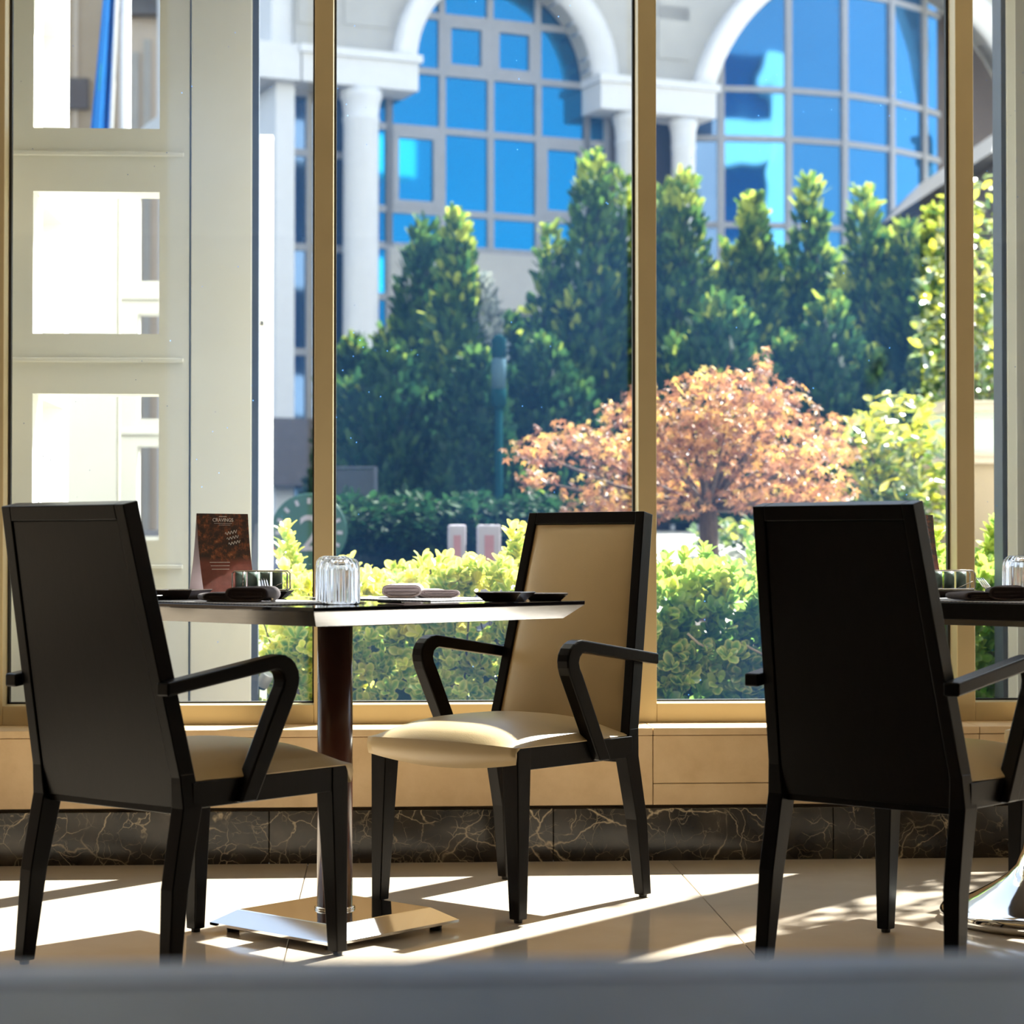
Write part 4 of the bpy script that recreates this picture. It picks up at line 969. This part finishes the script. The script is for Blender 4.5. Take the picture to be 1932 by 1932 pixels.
for (px, py, w, h, mt, lab) in ((525, 1034, 12, 14, 'red', 'small red rounded marker left of the hedge sprout'), (557, 1046, 13, 22, 'red', 'tall red marker with a blue foot behind the hedge sprout')):
    Y = 5.2; c = at(px, py, Y); g = terr(Y); s_ = (CAM_D+Y)/FPX; h0 = c.z-g
    b = empty('marker_post', (c.x, Y, g)); tag(b, lab, 'marker', 'red markers behind the hedge')
    MB().lathe([(w*s_*0.5, h0-h*s_), (w*s_, h0-h*s_*0.7), (w*s_, h0+h*s_*0.5), (w*s_*0.6, h0+h*s_*0.95), (0.002, h0+h*s_)], 16).build('head', M['red'], b)
    MB().lathe([(w*s_*0.6, -0.03), (w*s_*0.6, h0-h*s_)], 14).build('foot', M['bluepaint'], b)
# dark shelter pane with a pale edge
Y = 8.2; a = at(634, 880, Y); b = at(712, 880, Y); g = terr(Y)
sh = empty('shelter_screen', ((a.x+b.x)/2, Y, g)); tag(sh, 'dark glass shelter screen with a pale frame, low in the left pane', 'screen')
hw_ = (b.x-a.x)/2; H = a.z-g
MB().box(-hw_, hw_-0.02, -0.01, 0.01, 0.02, H-0.02).build('pane', M['darkglass'], sh)
MB().box(hw_-0.022, hw_, -0.02, 0.02, 0, H).box(-hw_, hw_-0.022, -0.02, 0.02, H-0.012, H).build('frame', M['shelterframe'], sh)

# stone gatepost with lantern niche on the right
Y = 6.3; xl = at(1757, 900, Y).x; xr = at(1960, 900, Y).x; g = terr(Y); z = lambda py: at(1860, py, Y).z-g
gp = empty('gatepost', ((xl+xr)/2, Y, g)); hw_ = (xr-xl)/2; tag(gp, 'beige rendered gatepost with a pale lantern band and stone ledges', 'gatepost')
MB().box(-hw_+0.02, hw_-0.02, -0.25, 0.25, -0.05, z(878)).build('body', M['beige'], gp, bevel=0.004)
MB().box(-hw_-0.005, hw_, -0.29, 0.29, z(878), z(868)).box(-hw_+0.008, hw_, -0.275, 0.275, z(868), z(859)).build('ledge', M['beigel'], gp, bevel=0.004)
MB().box(-hw_+0.03, hw_-0.03, -0.22, 0.22, z(859), z(782)).build('lantern_pane', M['niche'], gp)
MB().box(-hw_-0.005, hw_, -0.29, 0.29, z(782), z(770)).box(-hw_+0.01, hw_, -0.275, 0.275, z(770), z(762)).build('cap', M['beigel'], gp, bevel=0.004)

# ------------------------------------------------------------------ outdoors: office building with arched windows
YB = 21.5; P0 = at(680, 1000, YB); ANG = math.atan2(0.345, 0.9385)
ub = Vector((0.9385, 0.345, 0)).normalized(); nb = Vector((0.345, -0.9385, 0)).normalized(); GB = terr(YB)
def fac(px, py, out=0.0):
    """position along the facade and height above its ground, on the plane standing `out` in front of the wall"""
    r = ray(px, py); q = P0+nb*out; t = ((q-CAM).dot(nb))/r.dot(nb); p = CAM+r*t; return (p-P0).dot(ub), p.z-GB
off_b = empty('office_building', (P0.x, P0.y, GB), ANG); tag(off_b, 'white and stone office building with two tall arched blue-glass windows', 'building')
FU = lambda px, py=300: fac(px, py)[0]
FZ = lambda px, py: fac(px, py)[1]
zs1 = FZ(950, 138); zs2 = FZ(1560, 178); zt_ = zs1+5.2
a1l, a1r = FU(780, 110), FU(1117, 150); a2l, a2r = FU(1338, 165), FU(1806, 205)
uL = FU(556, 300); uR = FU(2075, 300)
def arc(l, r, z, n=24, grow=0.0, rise=1.0):
    c = (l+r)/2; q = (r-l)/2+grow; return [(c-q*math.cos(math.pi*k/n), z+q*rise*math.sin(math.pi*k/n)) for k in range(n+1)]
uc2, zc2 = FU(1647, 300), FZ(1647, 307); ul2, zl2 = a2l, zs1
r2 = math.hypot(uc2-ul2, zs1-zc2); th2 = math.asin((zs1-zc2)/r2); a2r = 2*uc2-a2l
def arc2(grow=0.0, n=32):
    q = r2+grow; t0 = math.asin((zs1-zc2)/q); return [(uc2-q*math.cos(t0+(math.pi-2*t0)*k/n), zc2+q*math.sin(t0+(math.pi-2*t0)*k/n)) for k in range(n+1)]
poly = [(uL, zs1)]+arc(a1l, a1r, zs1)+arc2()+[(uR, zs1), (uR, zt_), (uL, zt_)]
MB().prism(poly, lambda u, w, t: (u, t, w), 0.0, 0.35).build('upper_wall', M['stone'], off_b)
# stone cladding joints are proud slabs beside the arches
for (px0, px1, py0, py1) in ((560, 640, 0, 46), (648, 735, 0, 50), (1240, 1300, 0, 38), (1240, 1300, 42, 112)):
    u0, u1 = FU(px0, (py0+py1)/2), FU(px1, (py0+py1)/2); MB().box(u0+0.01, u1-0.01, -0.02, 0.0, FZ((px0+px1)/2, py1), FZ((px0+px1)/2, py0-30)).build('cladding_slab', M['stone'], off_b)
for o_, i_, mid in ((arc(a1l, a1r, zs1, 32, 0.30), arc(a1l, a1r, zs1, 32, 0.0), arc(a1l, a1r, zs1, 32, 0.20)), (arc2(0.30), arc2(), arc2(0.20))):
    m = MB()
    rings = [[(i_[k][0], 0.30, i_[k][1]), (i_[k][0], -0.14, i_[k][1]), (mid[k][0], -0.17, mid[k][1]), (o_[k][0], -0.22, o_[k][1]), (o_[k][0], 0.02, o_[k][1])] for k in range(33)]
    m.loft(rings, True, True).build('archivolt', M['whiteb'], off_b)
def ent(u0, u1, zt0, name='entablature'):
    m = MB(); m.box(u0, u1, -0.24, 0.40, zt0-0.42, zt0-0.06).box(u0-0.04, u1+0.04, -0.30, 0.40, zt0-0.06, zt0+0.04); return m.build(name, M['whiteb'], off_b)
ent(FU(560, 80), a1l-0.02, zs1+0.02); ent(a1r+0.02, a2l-0.02, zs1+0.02); ent(a2r+0.02, uR, zs1+0.02)
zc = zs1-0.41
def column(px, half):
    u = fac(px, 300, 0.0)[0]; rr = half
    m = MB(); m.lathe([(rr*1.1, 0), (rr*1.1, 0.15), (rr, 0.22), (rr*0.97, zc-0.42), (rr*1.02, zc-0.40), (rr*1.02, zc-0.36), (rr*0.97, zc-0.34), (rr*1.05, zc-0.16), (rr*1.16, zc-0.10), (rr*1.16, zc)], 28, (u, -0.02, 0))
    return m.build('column', M['whiteb'], off_b)
column(680, 0.235); column(1192, 0.235); column(1288, 0.17)
# left flank (white) and corner glazing
MB().box(uL-0.25, uL, 0.0, 6.0, 0.0, zs1-0.35).build('flank_wall', M['whiteb'], off_b)
MB().box(uL-0.28, uL+0.02, 0.1, 6.0, zs1+0.02, zt_).build('flank_upper_wall', M['whiteb'], off_b)
MB().box(uL-0.55, uL, -0.24, 6.0, zs1-0.40, zs1+0.06).build('flank_cornice', M['whiteb'], off_b)
MB().box(uL-0.6, uL+0.55, -0.35, 0.1, 0.6, FZ(560, 792)).build('dark_porch_box', M['darkslab'], off_b)
def pane_grid(ucols, zrows, y, glass, skip=lambda u, z: False, barw=0.045, casement=()):
    for i in range(len(ucols)-1):
        for j in range(len(zrows)-1):
            u0, u1, z0, z1 = ucols[i], ucols[i+1], zrows[j], zrows[j+1]
            if skip((u0+u1)/2, (z0+z1)/2): continue
            MB().box(u0+barw, u1-barw, y, y+0.03, z0+barw, z1-barw).build('pane', M[glass], off_b)
            if (i, j) in casement:
                k = barw; t = 0.085
                MB().box(u0+k, u1-k, y-0.05, y, z0+k, z0+k+t).box(u0+k, u1-k, y-0.05, y, z1-k-t, z1-k).box(u0+k, u0+k+t, y-0.05, y, z0+k+t, z1-k-t).box(u1-k-t, u1-k, y-0.05, y, z0+k+t, z1-k-t).build('casement_frame', M['bar'], off_b)
    for u in ucols: MB().box(u-barw, u+barw, y-0.045, y+0.04, zrows[0], zrows[-1]).build('glazing_bar', M['bar'], off_b)
    for z_ in zrows: MB().box(ucols[0], ucols[-1], y-0.040, y+0.045, z_-barw, z_+barw).build('transom', M['bar'], off_b)
uc = [FU(p, 250) for p in (715, 751, 852, 944, 1035, 1127, 1165)]
zr = [FZ(850, q) for q in (640, 560, 463, 394, 238.5, 127)]; zr = zr+[FZ(850, 20), FZ(850, -120), FZ(850, -260)]
MBAR = 0.36
pane_grid(uc[:2], zr[:6], MBAR, 'blueglass')
pane_grid(uc[1:6], zr[2:6], MBAR, 'blueglass', casement=((0, 1), (3, 1)))
pane_grid(uc[5:], zr[2:6], MBAR, 'blueglass')
pane_grid(uc[1:6], zr[5:], MBAR+0.02, 'blueglass', casement=((1, 0), (2, 0)))
MB().box(uc[1], uc[-1], 0.30, 0.50, FZ(968, 580), zr[2]-0.03).build('apron_wall', M['stone'], off_b)
pane_grid([uc[1], uc[2], uc[3], uc[4], uc[5], uc[6]], [0.2, FZ(968, 760), FZ(968, 582)], 0.45, 'navyglass')
pane_grid([uL+0.02, FU(600, 300), FU(640, 300), uc[0]], [0.3, FZ(600, 660), FZ(600, 460), FZ(600, 280), zs1-0.42], 0.38, 'navyglass')
# bow window behind the second arch
tt_ = (0.0, 0.125, 0.335, 0.535, 0.735, 0.905, 1.0); b0, b1 = FU(1312, 250), FU(1812, 250); sag = 0.62
pts = [(b0+(b1-b0)*t, 0.55-sag*4*t*(1-t)) for t in tt_]
zA, zB = FZ(1477, 170), FZ(1477, 263); dz = zA-zB
zrow = [0.4, zB-2*dz*1.9, zB-dz*1.75, zB, zA, zA+dz*2.1, zA+dz*3.4]
for i in range(6):
    (ua, ya), (ub_, yb_) = pts[i], pts[i+1]; L_ = math.hypot(ub_-ua, yb_-ya); ex = ((ub_-ua)/L_, (yb_-ya)/L_)
    P = lambda s_, o, z_: (ua+ex[0]*s_-ex[1]*o, ya+ex[1]*s_+ex[0]*o, z_)
    def slab(s0, s1, o0, o1, z0, z1): return MB().hexa([P(s0, o0, z0), P(s1, o0, z0), P(s1, o1, z0), P(s0, o1, z0)], [P(s0, o0, z1), P(s1, o0, z1), P(s1, o1, z1), P(s0, o1, z1)])
    for j in range(len(zrow)-1): slab(0.045, L_-0.045, 0, 0.03, zrow[j]+0.04, zrow[j+1]-0.04).build('bow_pane', M['navyglass' if i == 0 else 'bowglass'], off_b)  # first facet navy: a dark reflection put into the glass colour
    for z_ in zrow: slab(0, L_, -0.04, 0.05, z_-0.04, z_+0.04).build('bow_transom', M['bar'], off_b)
    slab(-0.05, 0.05, -0.05, 0.05, 0.4, zrow[-1]).build('bow_mullion', M['bar'], off_b)
MB().box(b0-0.1, b1+0.1, -0.1, 0.5, 0.0, 0.4).build('bow_plinth', M['stone'], off_b)
MB().box(uL+0.02, uR, 0.9, 5.9, 0.0, zt_-0.01).build('core_block', M['darkslab'], off_b)
MB().box(uL-0.3, uR, 0.0, 6.0, zt_, zt_+0.5).build('roof_slab', M['whiteb'], off_b)

# beige block far left, seen through the screen's top opening
YL = 34.0; xl, xm, xr = at(60, 100, YL).x, at(226, 100, YL).x, at(330, 100, YL).x; g = terr(YL); z = lambda py: at(200, py, YL).z-g
bb_ = empty('beige_building', (xm, YL, g)); tag(bb_, 'beige building beyond the flag, seen through the pierced screen', 'building')
MB().box(xl-xm-4, 0, 0, 6, 0, 11).build('tan_wall', M['beige'], bb_)
MB().box(at(140, 100, YL).x-xm, at(147, 100, YL).x-xm, -0.05, 0.0, 0, 11).build('downpipe_strip', M['beigel'], bb_)
MB().box(xl-xm-4, at(168, 200, YL).x-xm, -0.12, 0.0, z(208), z(150)).build('dark_band', M['darkslab'], bb_)
MB().box(0, xr-xm+0.5, -0.4, 5.5, 0, z(42)).build('pale_wall', M['beigel'], bb_)
for a_, t_ in ((260, 108), (283, 84)): MB().box(at(a_-7, 100, YL).x-xm, at(a_+7, 100, YL).x-xm, -0.46, -0.399, 0, z(t_)).build('pilaster_slot', M['stone'], bb_)
MB().box(0.1, xr-xm+0.8, -0.7, 5.6, z(42), z(8)).build('roof_edge', M['roof'], bb_)
# dark-roofed block at the far right
YR = 16.0; xl = at(1848, 300, YR).x; g = terr(YR); z = lambda py: at(1860, py, YR).z-g
rb = empty('dark_roofed_house', (xl+2.22, YR, g)); tag(rb, 'dark-roofed house glimpsed right of the right window post', 'building')
MB().box(-2.0, 2.5, 0, 5, 0, z(300)).build('wall', M['darkslab'], rb)
MB().hexa([(-2.2, -0.4, z(300)), (2.7, -0.4, z(300)), (2.7, 5, z(300)), (-2.2, 5, z(300))], [(-1.6, 1.5, z(195)), (2.2, 1.5, z(195)), (2.2, 5, z(195)), (-1.6, 5, z(195))]).build('roof', M['roof'], rb)
